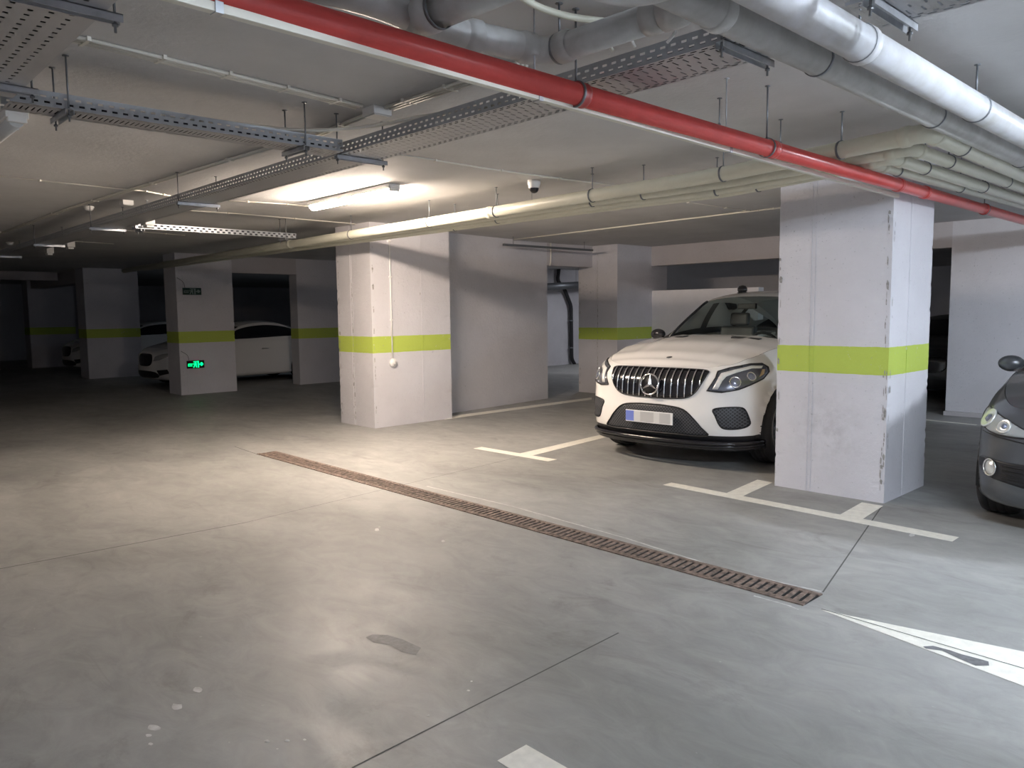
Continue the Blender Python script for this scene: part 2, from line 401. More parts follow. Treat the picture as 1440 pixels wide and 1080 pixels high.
# ------------------------------------------------------------------ drain
dr = thing('floor_drain', 'long rusty slotted drain channel running across the floor', 'drain', (4.03, 5.14, 0))
y0, y1, xa, xb = 1.86, 8.42, 3.915, 4.15
f2 = MB().use(M_rust)
f2.box(xa, y0, .0005, xa+.022, y1, .007); f2.box(xb-.022, y0, .0005, xb, y1, .007)
f2.build('frame', parent=dr)
MB().use(M_black).box(xa+.022, y0, .0004, xb-.022, y1, .0014).build('channel_bed', parent=dr)
L_ = .5046; k = 0
for g in range(13):
    a = y0+g*L_; m = MB().use(M_rust)
    m.box(xa+.022, a+.002, .0012, xa+.04, a+L_-.002, .0085); m.box(xb-.04, a+.002, .0012, xb-.022, a+L_-.002, .0085)
    for i in range(10):
        yy = a+.003+i*.0505
        m.prism([(xa+.04, yy), (xb-.04, yy+.014), (xb-.04, yy+.040), (xa+.04, yy+.026)], .0012, .0085)
    m.build('grate', parent=dr)
# ================================================================== CEILING SERVICES
def rod(m, x, y, z0, z1=H, r=.005):
    m.tube([(x, y, z0), (x, y, z1)], r, 6); m.lathe((x, y, z1), (0, 0, -1), [(0, 0), (.016, 0), (.016, .004), (0, .004)], 8)
def clampring(m, c, d, R, w=.012):
    c, d = Vector(c), Vector(d).normalized()
    m.lathe(c-d*w/2, d, [(R+.001, 0), (R+.005, 0), (R+.005, w), (R+.001, w), (R+.001, 0)], 24)
# red pipe
rp0, rp1 = at(300, -12, 2.505), at(1440, 310, 2.52)
dirr = (rp1-rp0).normalized(); rp0 = rp0-dirr*1.3; rp1 = rp1+dirr*((12.58-rp1.x)/dirr.x)
RP = thing('sprinkler_pipe', 'glossy red fire pipe running under the ceiling', 'pipe', (rp0.x, rp0.y, H))
MB().use(M_red).tube([rp0, rp1], .0455, 24).build('pipe_run', parent=RP)
def on_line(p0, p1, px):
    lo, hi = 0., 1.
    for _ in range(50):
        t = (lo+hi)/2; q = p0.lerp(p1, t)-CAM; x = 720+FPX*q.dot(rt)/q.dot(fw)
        if x < px: lo = t
        else: hi = t
    return p0.lerp(p1, lo)
for px in (815, 1085, 1263, 1300, 1384):
    p = on_line(rp0, rp1, px); m = MB().use(M_red if px != 815 else M_redd)
    m.lathe(p-dirr*.03, dirr, [(.046, 0), (.052, .004), (.052, .02), (.048, .03), (.052, .04), (.052, .056), (.046, .06)], 24).build('coupling', parent=RP)
for px in (810, 1078, 1384):
    p = on_line(rp0, rp1, px); m = MB().use(M_dgalv); clampring(m, p, dirr, .05); rod(m, p.x, p.y, p.z+.04)
    m.build('pipe_hanger', parent=RP)
# cream trunking under the red pipe
t0, t1 = at(300, 11, 2.455), at(1262, 276, 2.48); dd = (t1-t0).normalized(); t0 = t0-dd*1.3
TR = thing('cable_trunking', 'thin cream trunking just below the red pipe', 'trunking', (t0.x, t0.y, H))
MB().use(M_creamtrunk).beam(t0, t1, .03, .026).build('duct', parent=TR, bevel=.002)
for px in (305, 757, 1025):
    p = on_line(t0, t1, px); m = MB().use(M_galv).beam(p-dd*.012, p+dd*.012, .036, .032); rod(m, p.x, p.y+.02, p.z, r=.004)
    m.build('bracket', parent=TR)
# cable trays
def tray(name, label, axis, a0, a1, b0, b1, z, h, bottom_bands, side_bands, brackets=(), group=None):
    T = thing(name, label, 'cable tray', (a0 if axis == 0 else b0, b0 if axis == 0 else a0, H), group=group)
    al, ac = (0, 1) if axis == 0 else (1, 0)
    mb_ = perf(label[:20]+'_b', al, ac, b0, b1-b0, bottom_bands, base=(.46, .46, .48)); ms = perf(label[:20]+'_s', al, 2, z, h, side_bands)
    def P(a, b, zz): return (a, b, zz) if axis == 0 else (b, a, zz)
    def bx(m, A0, A1, B0, B1, Z0, Z1):
        p, q = P(A0, B0, Z0), P(A1, B1, Z1); m.box(min(p[0], q[0]), min(p[1], q[1]), Z0, max(p[0], q[0]), max(p[1], q[1]), Z1)
    m = MB().use(mb_); bx(m, a0, a1, b0+.0015, b1-.0015, z, z+.0015); m.build('bottom_plate', parent=T)
    m = MB().use(ms)
    bx(m, a0, a1, b0, b0+.0015, z, z+h); bx(m, a0, a1, b1-.0015, b1, z, z+h); m.use(M_galv)
    bx(m, a0, a1, b0, b0+.010, z+h, z+h+.002); bx(m, a0, a1, b1-.010, b1, z+h, z+h+.002)
    m.build('side_rail', parent=T)
    for a in brackets:
        m = MB().use(M_galv); w = .04
        bx(m, a-w/2, a-w/2+.004, b0-.03, b1+.05, z-.028, z-.001); bx(m, a+w/2-.004, a+w/2, b0-.03, b1+.05, z-.028, z-.001); bx(m, a-w/2, a+w/2, b0-.03, b1+.05, z-.004, z-.0005)
        for b in (b0-.015, b1+.03):
            x, y, _ = P(a, b, 0); m.use(M_dgalv); rod(m, x, y, z-.06, r=.0045); m.lathe((x, y, z-.04), (0, 0, 1), [(0, 0), (.01, 0), (.01, .01), (0, .01)], 6)
        m.build('bracket', parent=T)
    return T
BB = [(.04, .075, .05, .6, 0), (.11, .145, .05, .6, .5), (.855, .89, .05, .6, 0), (.925, .96, .05, .6, .5), (.20, .36, .05, .16, .2), (.43, .57, .05, .16, .7), (.64, .80, .05, .16, .2)]
SB = [(.22, .36, .05, .5, 0), (.60, .74, .05, .5, .3)]
tray('cable_tray', 'long perforated metal cable tray receding into the dark left', 1, 1.565, 27, 2.652, 2.95, 2.60, .07, BB, SB, (1.62, 4.35, 7.0, 9.6, 12.2, 14.8, 17.4, 20))
y_ = at(1235, 31, 2.6).y
tray('cable_tray', 'short perforated cable tray at the top right edge of the photo', 1, -1.4, at(1228, 33, 2.60).y, 2.652, 2.95, 2.60, .05, BB, SB, (at(1228, 20, 2.57).y-.02, -1.))
tray('cable_tray', 'narrow perforated cable tray branching left with shiny side', 0, .86, 2.62, 4.26, 4.46, 2.60, .07, [(.05, .09, .05, .6, 0), (.15, .19, .05, .6, .5), (.3, .7, .025, .3, .2), (.81, .85, .05, .6, 0), (.91, .95, .05, .6, .5)], SB, (1.10, 2.36))
WB = [(.03+.085*i, .055+.085*i, .055, .30, (i*.37) % 1) for i in range(11)]
tray('cable_tray', 'wide perforated cable tray in the top left corner', 1, .6, 4.2, .20, .86, 2.60, .07, WB, SB, (at(100, 10, 2.59).y, 3.98))
tray('cable_tray', 'small bright slotted channel below the ceiling left of the lamp', 0, 3.05, 5.05, 9.42, 9.54, 2.60, .06, [(.3, .7, .05, .5, 0)], [(.12, .40, .07, .5, 0), (.56, .84, .07, .5, .5)], (3.12, 4.9))
# cables lying in the main tray and sagging across
def cable(label, pts, r, m, rr=.1, name='cable', group=None):
    o = MB().use(m).tube(fillet(pts, rr, 5), r, 8).build(name); tag(o, label, 'cable', group); return o
cable('thick dark cable lying in the long cable tray', [(2.74, 1.6, 2.63), (2.76, 6, 2.63), (2.74, 14, 2.63), (2.75, 26, 2.63)], .022, M_cable)
cable('second dark cable beside it in the long cable tray', [(2.83, 1.6, 2.625), (2.82, 6, 2.625), (2.84, 14, 2.625), (2.83, 26, 2.625)], .018, M_cable)
for i in range(7): cable('black cable lying hidden in the wide corner tray', [(.26+i*.088, .7, 2.643), (.26+i*.088, 2.4, 2.643), (.26+i*.088, 4.1, 2.643)], .041, M_cable, group='cables in the wide corner tray')
cable('dark cable lying in the small slotted channel left of the lamp', [(3.07, 9.48, 2.632), (4, 9.48, 2.632), (5.0, 9.48, 2.632)], .03, M_cable)
for i in range(3): cable('dark cable lying in the narrow branch tray', [(.9, 4.30+i*.056, 2.628), (1.8, 4.30+i*.056, 2.628), (2.55, 4.30+i*.056, 2.628)], .024, M_cable, group='cables in the branch tray')
cable('pale cable sagging from the branch tray into the long tray', [(1.0, 4.36, 2.62), (1.8, 4.38, 2.69), (2.35, 4.36, 2.70), (2.62, 4.1, 2.71), (2.76, 3.3, 2.69), (2.8, 2.6, 2.63)], .012, M_conduit, .5)
# grey drainage pipes
def pipe_thing(label, pts, r, m, joints=(), hangers=(), fr=.12, seg=24, cm=None, name='drainage_pipe', cat='pipe'):
    p0 = Vector(pts[0]); T = thing(name, label, cat, (p0.x, p0.y, H))
    MB().use(m).tube(fillet(pts, fr, 7), r, seg).build('pipe_run', parent=T)
    for p, d in joints:
        p, d = Vector(p), Vector(d).normalized()
        MB().use(m).lathe(p-d*.035, d, [(r, 0), (r+.007, .003), (r+.008, .05), (r+.004, .06), (r, .07)], 24).build('socket', parent=T)
    for p, d in hangers:
        p = Vector(p); mm = MB().use(cm or M_dgalv); clampring(mm, p, d, r+.001, .014); rod(mm, p.x, p.y, p.z+r, r=.005); mm.build('pipe_hanger', parent=T)
    return T
def along(p0, p1, pxs): d = (p1-p0).normalized(); return [(on_line(p0, p1, x), d) for x in pxs]
a, b = at(1060, -22, 2.63), at(1440, 190, 2.63); d = (b-a).normalized(); b2 = b+d*((12.6-b.x)/d.x)
pipe_thing('pale smooth drainage pipe at the top right, the nearer of two', [a-d*1.5, b2], .068, M_wpipe, along(a, b2, (1212,)), along(a, b2, (1208, 1372)))
a, b = at(1000, 12, 2.63), at(1440, 224, 2.63); d = (b-a).normalized(); b2 = b+d*((12.6-b.x)/d.x)
pipe_thing('dull grey drainage pipe beside the pale one, top right', [a-d*1.6, b2], .062, M_gpipe, along(a, b2, (1010,)), along(a, b2, (1150, 1312, 1436)))
p1, p2, p3, p4 = at(1010, -12, 2.67), at(772, 74, 2.67), at(600, 50, 2.67), at(560, 40, 2.67)
p3 = at(625, 42, 2.67)
dY = (p1-p2).normalized(); dD = (p3-p2).normalized()
G = pipe_thing('grey drainage pipe with a bend above the red pipe', [at(950, 14, 2.67), p2, p3, at(520, -2, 2.67), at(430, -25, 2.67)], .055, M_gpipe,
    [(p2+dY*.10, dY), (p2+dD*.12, dD), (p3-dD*.12, dD), (at(920, 24, 2.67), dY)], [(p2+dY*.06, dY)], .09)
MB().use(M_gpipe).lathe(at(950, 14, 2.67), dY, [(.055, -.05), (.066, -.045), (.066, 0), (.062, .035), (.045, .06), (0, .07)], 24).build('end_cap', parent=G)
q1, q2 = at(604, 18, 2.64), at(740, -38, 2.64); dq = (q2-q1).normalized()
pipe_thing('thick grey drainage pipe leaving the top edge of the photo', [at(575, 32, 2.66), q2], .062, M_gpipe, [(q1, dq)], [(q1+dq*.05, dq)])
pipe_thing('pale pipe bend peeking in at the top edge above the bend', [at(800, -40, 2.56), at(890, -9, 2.56), at(990, -45, 2.56)], .05, M_wpipe, (), (), .12)
pipe_thing('flexible cream hose near the top edge of the photo', [at(720, -15, 2.80), at(750, 8, 2.80), at(800, 24, 2.80), at(850, 30, 2.80)], .014, M_cream, (), (), .1, 12, name='hose', cat='hose')
cable('white cable end loop hanging over the tray edge, nearest the pipe cap', [at(938, 60, 2.64), at(952, 44, 2.68), at(935, 34, 2.72)], .006, M_white_pl, .03)
cable('white cable loop hanging over the tray side, middle one', [at(893, 66, 2.66), at(884, 48, 2.70), at(880, 40, 2.74)], .006, M_white_pl, .03)
cable('cream cable loop hanging over the tray side, left one', [at(862, 72, 2.66), at(852, 55, 2.70), at(848, 46, 2.74)], .007, M_creamtrunk, .03)
# cream pipes: four side by side, turning right at elbows
def cream(label, line, end, r, z, rodpx=(), hr=(), sock=()):
    P = [at(x, y, z) for x, y in line]; e = P[0]; r_ = at(*end, z)
    d1 = (e-P[1]).normalized(); dl = (P[-1]-P[-2]).normalized(); d2 = (r_-e).normalized(); r2 = r_+d2*max(0, (12.58-r_.x)/d2.x)
    J = [(e-d1*.13, d1), (e+d2*.13, d2)]
    H_ = []
    for px in sock: J += along(P[-1], P[-2], (px,))
    for px in rodpx:
        for i in range(len(line)-1):
            if line[i+1][0] <= px < line[i][0]: H_ += along(P[i+1], P[i], (px,)); break
    return pipe_thing(label, [P[-1]+dl*8]+P[::-1]+[r2], r, M_cream, J, H_+along(e, r2, hr), .10)
cream('largest cream pipe, nearest of four, turning right above the column', [(1306, 186), (1020, 244), (694, 298), (405, 344)], (1440, 246), .054, 2.61, (494, 604, 698, 833, 1017, 1183), (1352,), (690, 409))
cream('slimmer cream pipe second in the bundle beside the largest', [(1282, 209), (1020, 257), (831, 284), (620, 315)], (1438, 264), .042, 2.60, (833, 905), (1334, 1415))
cream('slim cream pipe third in the bundle beside the largest', [(1255, 222), (1020, 266), (831, 290), (560, 328)], (1437, 281), .042, 2.585, (700, 1008), (1300, 1382))
cream('slim cream pipe farthest in the bundle of four', [(1232, 232), (1020, 272), (831, 295), (500, 339)], (1436, 288), .034, 2.58, (640, 1067), (1262, 1350))
for px, py, zt in ((1012, 138, 0), (1098, 168, 0)):
    p = at(px, py, H); m = MB().use(M_dgalv); rod(m, p.x, p.y, 2.62, H+.001, r=.004); m.lathe((p.x, p.y, 2.66), (0, 0, 1), [(.004, 0), (.010, .01), (.010, .04), (.004, .05)], 10)
    tag(m.build('threaded_rod'), 'thin threaded rod with turnbuckle '+('left' if px < 1050 else 'right')+' of the red pipe coupling', 'rod')
# conduits clipped to the ceiling
def conduit(label, px, r=.010, n=1, gap=.032, clips=3, z=None, name='conduit'):
    z = H-r+.0005
    P = [at(x, y, z) for x, y in px]; d = (P[-1]-P[0]).normalized(); s = Vector((-d.y, d.x, 0)); m = MB().use(M_conduit)
    for i in range(n): m.tube(fillet([p+s*gap*(i-(n-1)/2) for p in P], .05, 3), r, 8)
    w = gap*n+.01
    for i in range(clips):
        t = (i+.5)/clips; q = P[0].lerp(P[-1], t) if len(P) == 2 else P[min(len(P)-2, int(t*(len(P)-1)))].lerp(P[min(len(P)-1, int(t*(len(P)-1))+1)], (t*(len(P)-1)) % 1)
        m.obox(q+Vector((0, 0, .001)), d*.008, s*w/2, (0, 0, .011))
    tag(m.build(name), label, 'conduit')
conduit('three parallel conduits on the ceiling from the wide tray to the junction box', [(60, 44), (505, 150)], n=3, clips=5)
conduit('pair of conduits rising from the junction box to the red pipe', [(548, 152), (735, 90)], n=3, clips=3)
conduit('conduits running down left from the junction box to the branch tray', [(520, 160), (448, 190)], n=2, clips=1)
conduit('thin conduit on the ceiling at the left edge of the photo', [(-30, 245), (205, 269), (242, 276)], .007)
conduit('long conduits on the ceiling left of the long cable tray', [(392, 204), (100, 292), (-10, 332)], n=2, clips=6)
conduit('thin conduit on the ceiling passing the camera dome', [(560, 217), (690, 238), (800, 253), (905, 265)], .008, clips=4)
conduit('thin conduit feeding the lit lamp from the left', [(320, 282), (404, 287), (440, 291)], .007)
conduit('long thin conduit on the ceiling below the lit lamp', [(232, 294), (330, 300), (490, 314), (545, 322)], .007, clips=5)
conduit('pale conduit on the ceiling leading to the column beside the car', [(722, 337), (880, 318), (1056, 297), (1100, 292)], .010, clips=6)
conduit('dark thin conduit meeting the pale one above the white car', [(940, 280), (1020, 292), (1060, 297)], .006)
conduit('thin conduit above the bright slotted channel', [(142, 321), (260, 331)], .006, clips=2)
conduit('faint conduit in the dark upper left', [(100, 339), (160, 343)], .007, clips=2)
# junction boxes, detectors
def boxthing(label, p, s, name='junction_box', cat='junction box', m=M_box, group=None):
    T = thing(name, label, cat, p, .0, group)
    MB().use(m).box(p[0]-s[0]/2, p[1]-s[1]/2, p[2]-s[2], p[0]+s[0]/2, p[1]+s[1]/2, p[2]).build('housing', parent=T, bevel=.004)
    MB().use(m).box(p[0]-s[0]/2+.008, p[1]-s[1]/2+.008, p[2]-s[2]-.006, p[0]+s[0]/2-.008, p[1]+s[1]/2-.008, p[2]-s[2]).build('cover', parent=T, bevel=.002)
    return T
p = at(530, 152, H); boxthing('square cream junction box on the ceiling where the conduits meet', (p.x, p.y, H), (.13, .13, .05))
p = at(178, 282, H); boxthing('small junction box left of the long cable tray', (p.x, p.y, H), (.11, .11, .05))
def hangbox(px, py, label):
    p = at(px, py, 2.62); T = thing('gas_detector', label, 'detector', (p.x, p.y, H))
    m = MB().use(M_galv); rod(m, p.x, p.y, 2.66, r=.006); m.build('drop_rod', parent=T)
    MB().use(M_box).box(p.x-.05, p.y-.08, 2.58, p.x+.05, p.y+.08, 2.69).build('housing', parent=T, bevel=.006)
    MB().use(M_box).box(p.x-.035, p.y-.06, 2.555, p.x+.035, p.y+.06, 2.58).build('sensor_base', parent=T, bevel=.004)
hangbox(208, 312, 'white hanging detector box nearest, at the end of the bright channel')
hangbox(98, 344, 'white hanging detector box in the dark left, the middle of three')
hangbox(69, 353, 'white hanging detector box in the dark left, the farthest of three')
def smoke(px, py, label):
    p = at(px, py, H-.03); T = thing('smoke_detector', label, 'smoke detector', (p.x, p.y, H))
    MB().use(M_white_pl).lathe((p.x, p.y, H), (0, 0, -1), [(0, 0), (.055, 0), (.055, .014), (.05, .02)], 24).build('base', parent=T)
    MB().use(M_white_pl).lathe((p.x, p.y, H-.018), (0, 0, -1), [(.045, 0), (.045, .016), (.03, .03), (0, .034)], 24).build('head', parent=T)
smoke(125, 294, 'round white smoke detector beside the long conduits')
smoke(14, 343, 'round smoke detector near the left edge in the dark')
# camera dome
p = at(751, 264, 2.78); T = thing('security_camera', 'white dome camera with black eye under the ceiling', 'camera', (p.x, p.y, H))
MB().use(M_white_pl).lathe((p.x, p.y, H), (0, 0, -1), [(0, 0), (.06, 0), (.062, .03), (.055, .05), (.052, .075)], 24).build('housing', parent=T)
MB().use(M_lens).lathe((p.x, p.y, H-.075), (0, 0, -1), [(.045, 0), (.042, .02), (.03, .037), (.015, .045), (0, .047)], 24).build('dome_lens', parent=T)
MB().use(M_dgalv).tube([(p.x, p.y+.03, H-.1), (p.x, p.y+.03, H-.2)], .002, 5).build('lead', parent=T)
# fluorescent lamps
def lamp(label, x, y0, y1, m, on=True, axis=1):
    T = thing('ceiling_lamp', label, 'lamp', (x, (y0+y1)/2, H))
    hb = MB().use(M_box); hb.box(x-.062, y0, H-.05, x+.062, y1, H-.0); hb.build('housing', parent=T, bevel=.006)
    d = MB().use(m); n = 12; prof = [(math.cos(PI*k/n)*.047, -math.sin(PI*k/n)*.055) for k in range(n+1)]
    A = [d.bm.verts.new((x+u, y0+.03, H-.045+w)) for u, w in prof]; B = [d.bm.verts.new((x+u, y1-.03, H-.045+w)) for u, w in prof]
    for k in range(n): d.face([A[k], A[k+1], B[k+1], B[k]], True)
    d.face(A); d.face(B[::-1]); d.build('diffuser', parent=T)
    for y in (y0, y1-.03): MB().use(M_box).box(x-.052, y-.002, H-.075, x+.052, y+.032, H-.02).build('end_cap', parent=T, bevel=.006)
    for y in (y0+.25, y1-.25): MB().use(M_galv).box(x-.056, y, H-.07, x+.056, y+.02, H-.035).build('clip', parent=T)
    return T
lamp('lit fluorescent tube lamp glowing on the ceiling', 4.43, 6.28, 7.88, M_lamp)
pl = at(-8, 200, 2.79); lamp('unlit tube lamp at the left edge of the photo', pl.x-.02, pl.y-.80, pl.y+.80, M_lampoff)
lamp('lit tube lamp on the ceiling out of view to the right', 2.9, -1.4, .2, M_lampc)
lamp('added fill tube lamp on the ceiling out of view behind', -.4, -2.9, -1.3, M_fillb)  # unseen lamp added as fill for the near side
lamp('lit tube lamp out of view in the back room', 16.6, 12.2, 13.8, M_lampr)
lamp('lit tube lamp out of view beside the grey car', 8.4, -3.0, -1.4, M_lampg)
lamp('dim added fill tube lamp out of view behind the far cars', 13.5, 19.5, 21.1, M_filld)  # unseen lamp added to lift the black areas far left
# ------------------------------------------------------------------ things on columns
T = thing('alarm_button', 'round white alarm button on the column, at the end of its conduit', 'button', (6.30, 9.09, .905))
MB().use(M_white_pl).lathe((6.30, 9.09, .905), (0, -1, 0), [(0, 0), (.062, 0), (.062, .018), (.05, .035), (.03, .04)], 28).build('base', parent=T)
MB().use(M_box).lathe((6.30, 9.055, .905), (0, -1, 0), [(.030, 0), (.030, .012), (.02, .018), (0, .018)], 20).build('push_cap', parent=T)
m = MB().use(M_white_pl).tube([(6.29, 9.08, .96), (6.285, 9.08, 2.85)], .010, 8)
for z in (1.5, 2.1, 2.6): m.box(6.265, 9.066, z, 6.305, 9.09, z+.02)
tag(m.build('conduit'), 'vertical white conduit down the column to the alarm button', 'conduit')
def exit_sign(label, x0, x1, z0, z1, lit):
    y = 15.86; T = thing('exit_sign', label, 'sign', ((x0+x1)/2, y, z0)); w = x1-x0; h = z1-z0
    MB().use(M_signg if not lit else M_black).box(x0, y-.03, z0, x1, y, z1).build('panel', parent=T, bevel=.004)
    g = M_green if lit else M_signp; yy = y-.034; cz = (z0+z1)/2
    def X(t): return x0+w*t
    def poly(m, pts): 
        m.poly([(X(t), yy, z0+h*v) for t, v in pts])
    m = MB().use(g)                     # bar of letters, left arrow stroke
    poly(m, [(.05, .28), (.30, .28), (.30, .36), (.05, .36)]); poly(m, [(.05, .54), (.30, .54), (.30, .62), (.05, .62)]); poly(m, [(.05, .36), (.09, .36), (.09, .54), (.05, .54)])
    poly(m, [(.15, .36), (.18, .36), (.18, .54), (.15, .54)]); poly(m, [(.24, .36), (.27, .36), (.27, .54), (.24, .54)]); m.build('arrow_bar', parent=T)
    m = MB().use(g)                     # running man and door frame
    poly(m, [(.60, .08), (.68, .08), (.68, .92), (.60, .92)]); poly(m, [(.36, .80), (.60, .80), (.60, .90), (.36, .90)])
    poly(m, [(.40, .42), (.52, .38), (.56, .62), (.44, .70)]); poly(m, [(.34, .08), (.39, .08), (.46, .42), (.40, .46)]); poly(m, [(.50, .10), (.56, .10), (.53, .40), (.47, .42)]); poly(m, [(.32, .50), (.42, .56), (.42, .66), (.30, .58)])
    m.lathe((X(.49), yy+.002, z0+h*.77), (0, -1, 0), [(0, .001), (h*.09, .001)], 12)
    m.build('running_figure', parent=T)
    m = MB().use(g); poly(m, [(.70, .42), (.78, .42), (.78, .28), (.86, .28), (.94, .50), (.86, .74), (.78, .74), (.78, .58), (.70, .58)]); m.build('arrow', parent=T)
    MB().use(M_cable).tube(fillet([(x0+.05, y-.01, z1), (x0+.03, y-.01, z1+.12), (x0-.1, y-.01, z1+.2)], .08), .004, 6).build('lead', parent=T)
exit_sign('glowing green exit sign low on the dim column', 5.97, 6.32, .535, .69, True)
exit_sign('unlit dark exit sign high on the dim column', 5.96, 6.33, 2.02, 2.16, False)
p = atx(1035, 297, 12.60); m = MB().use(M_dgalv).ring((12.594, p.y, p.z), (1, 0, 0), .028, .006, 16, 6); m.tube([(12.60, p.y, p.z-.03), (12.585, p.y, p.z-.075)], .006, 6)
tag(m.build('wall_hook'), 'tiny dark ring hook on the beam above the white car', 'hook')
# steel bracket bars on the ceiling above the middle wall
a, b = at(708, 344, 2.71), at(833, 352, 2.71); m = MB().use(M_dgalv).beam(a, b, .05, .035); 
for t in (.1, .9): q = a.lerp(b, t); rod(m, q.x, q.y, 2.70)
tag(m.build('mounting_rail'), 'dark steel rail under the ceiling above the middle wall', 'rail')
# dark pipework in the back room and small pipe stub beside the lintel
T = thing('downpipe', 'dark cranked downpipe seen through the gap behind the middle wall', 'pipe', (16.9, 15.7, 0))
g = [aty(784, 395, 15.7), aty(793, 405, 15.7), aty(803, 430, 15.7), aty(804, 505, 15.7), aty(808, 512, 15.7)]
MB().use(M_rubber).tube(fillet([aty(786, 376, 15.7)]+g, .12), .055, 12).build('pipe_run', parent=T)
for y in (452, 490): MB().use(M_dgalv).lathe(aty(803, y, 15.7), (0, 0, 1), [(.06, 0), (.07, 0), (.07, .04), (.06, .04)], 14).build('pipe_bracket', parent=T)
a, b = aty(755, 404, 15.3), aty(860, 398, 15.3); m = MB().use(M_dgalv).tube([a, b], .10, 14); q = a.lerp(b, .5); rod(m, q.x, q.y, q.z, H+.001); tag(m.build('duct'), 'dark horizontal duct across the gap behind the middle wall', 'duct')
o = MB().use(M_conduit).tube(fillet([(10.35, 9.84, H+.002), (10.35, 9.84, 2.50), (10.30, 9.82, 2.44)], .04), .014, 10).build('pipe_stub'); tag(o, 'short white pipe stub at the left end of the lintel', 'pipe')
# ================================================================== CARS
M_cw = mat('car_paint_white', (.86, .84, .81), .22, spec=.55, coat=.8)
M_cg = mat('car_paint_grey', (.095, .10, .108), .30, metal=.35, spec=.5, coat=.6)
M_cdark = mat('car_paint_dark', (.03, .035, .04), .3, coat=.5)
M_trim = mat('black_trim', (.015, .015, .017), .45)
M_gloss = mat('gloss_black', (.012, .012, .016), .12, spec=.7)
M_mesh = None
M_chrome = mat('chrome', (.82, .82, .84), .12, metal=1.)
M_chromed = mat('satin_metal', (.62, .62, .64), .28, metal=.9)
M_headin = mat('lamp_interior', (.16, .17, .20), .18, metal=.6)
M_drl = mat('lamp_strip', (.72, .72, .70), .2, coat=.5)
M_lensg = mat('projector_lens', (.30, .33, .42), .05, metal=.7)
M_reflec = mat('lamp_reflector', (.80, .81, .78), .22, metal=.6)
M_amber = mat('lamp_amber', (.55, .40, .22), .2)
M_tyre = mat('tyre', (.022, .022, .024), .75, bump=.3, bscale=60)
M_rim = mat('wheel_rim', (.22, .22, .23), .35, metal=.8)
M_int = mat('car_interior', (.02, .021, .025), .7)
M_seat = mat('seat_leather', (.05, .05, .055), .5)
M_glassf = glass('windscreen_glass', (.68, .74, .73), .12)
M_glasss = glass('side_glass', (.84, .92, .90), .10)
M_headclear = mat('clear_headlamp', (.42, .44, .44), .22, metal=.35)
M_glassd = mat('dark_glass', (.006, .008, .012), .05, spec=.8)
M_plate = mat('plate_white', (.78, .78, .78), .35)
M_plateb = mat('plate_blue', (.16, .22, .62), .35)
M_plateg = mat('plate_grey', (.50, .50, .50), .35)
M_plateg2 = mat('plate_pale_grey', (.66, .66, .65), .35)
def mesh_mat():
    m, nt, b, o = nodes('grille_mesh'); N = nt.nodes.new; L = nt.links.new
    g = N('ShaderNodeTexCoord'); v = N('ShaderNodeTexVoronoi'); v.inputs['Scale'].default_value = 42; v.inputs['Randomness'].default_value = 0.0; v.feature = 'DISTANCE_TO_EDGE'
    mp = N('ShaderNodeMapping'); mp.inputs['Rotation'].default_value = (PI/4, 0, 0); mp.inputs['Scale'].default_value = (.001, 1, 1)
    L(g.outputs['Object'], mp.inputs[0]); L(mp.outputs[0], v.inputs['Vector'])
    r = N('ShaderNodeValToRGB'); r.color_ramp.elements[0].position = .10; r.color_ramp.elements[1].position = .2
    r.color_ramp.elements[0].color = (.075, .078, .088, 1); r.color_ramp.elements[1].color = (.010, .010, .012, 1)
    L(v.outputs['Distance'], r.inputs[0]); L(r.outputs[0], b.inputs['Base Color']); b.inputs['Roughness'].default_value = .5
    return m
M_mesh = mesh_mat()
def crom(P, n):
    """Catmull-Rom through tuples"""
    out = []; N_ = len(P)
    for i in range(N_-1):
        p0, p1, p2, p3 = P[max(i-1, 0)], P[i], P[i+1], P[min(i+2, N_-1)]
        for k in range(n):
            t = k/n
            out.append(tuple(.5*((2*b)+(-a+c_)*t+(2*a-5*b+4*c_-d_)*t*t+(-a+3*b-3*c_+d_)*t**3) for a, b, c_, d_ in zip(p0, p1, p2, p3)))
    out.append(tuple(P[-1])); return out
B0 = [(0, 0), (.012, .25), (.045, .48), (.11, .68), (.22, .83), (.42, .93), (.75, .975), (1.2, .985), (1.9, .985), (2.6, .985), (3.3, .99), (3.9, .985), (4.4, .94), (4.7, .82), (4.85, .6), (4.89, .3), (4.9, 0)]
T0 = [(.17, 0), (.178, .25), (.20, .46), (.26, .61), (.38, .73), (.60, .80), (.9, .845), (1.3, .87), (1.9, .875), (2.6, .875), (3.3, .87), (3.9, .84), (4.3, .78), (4.5, .70), (4.60, .5), (4.64, .25), (4.65, 0)]
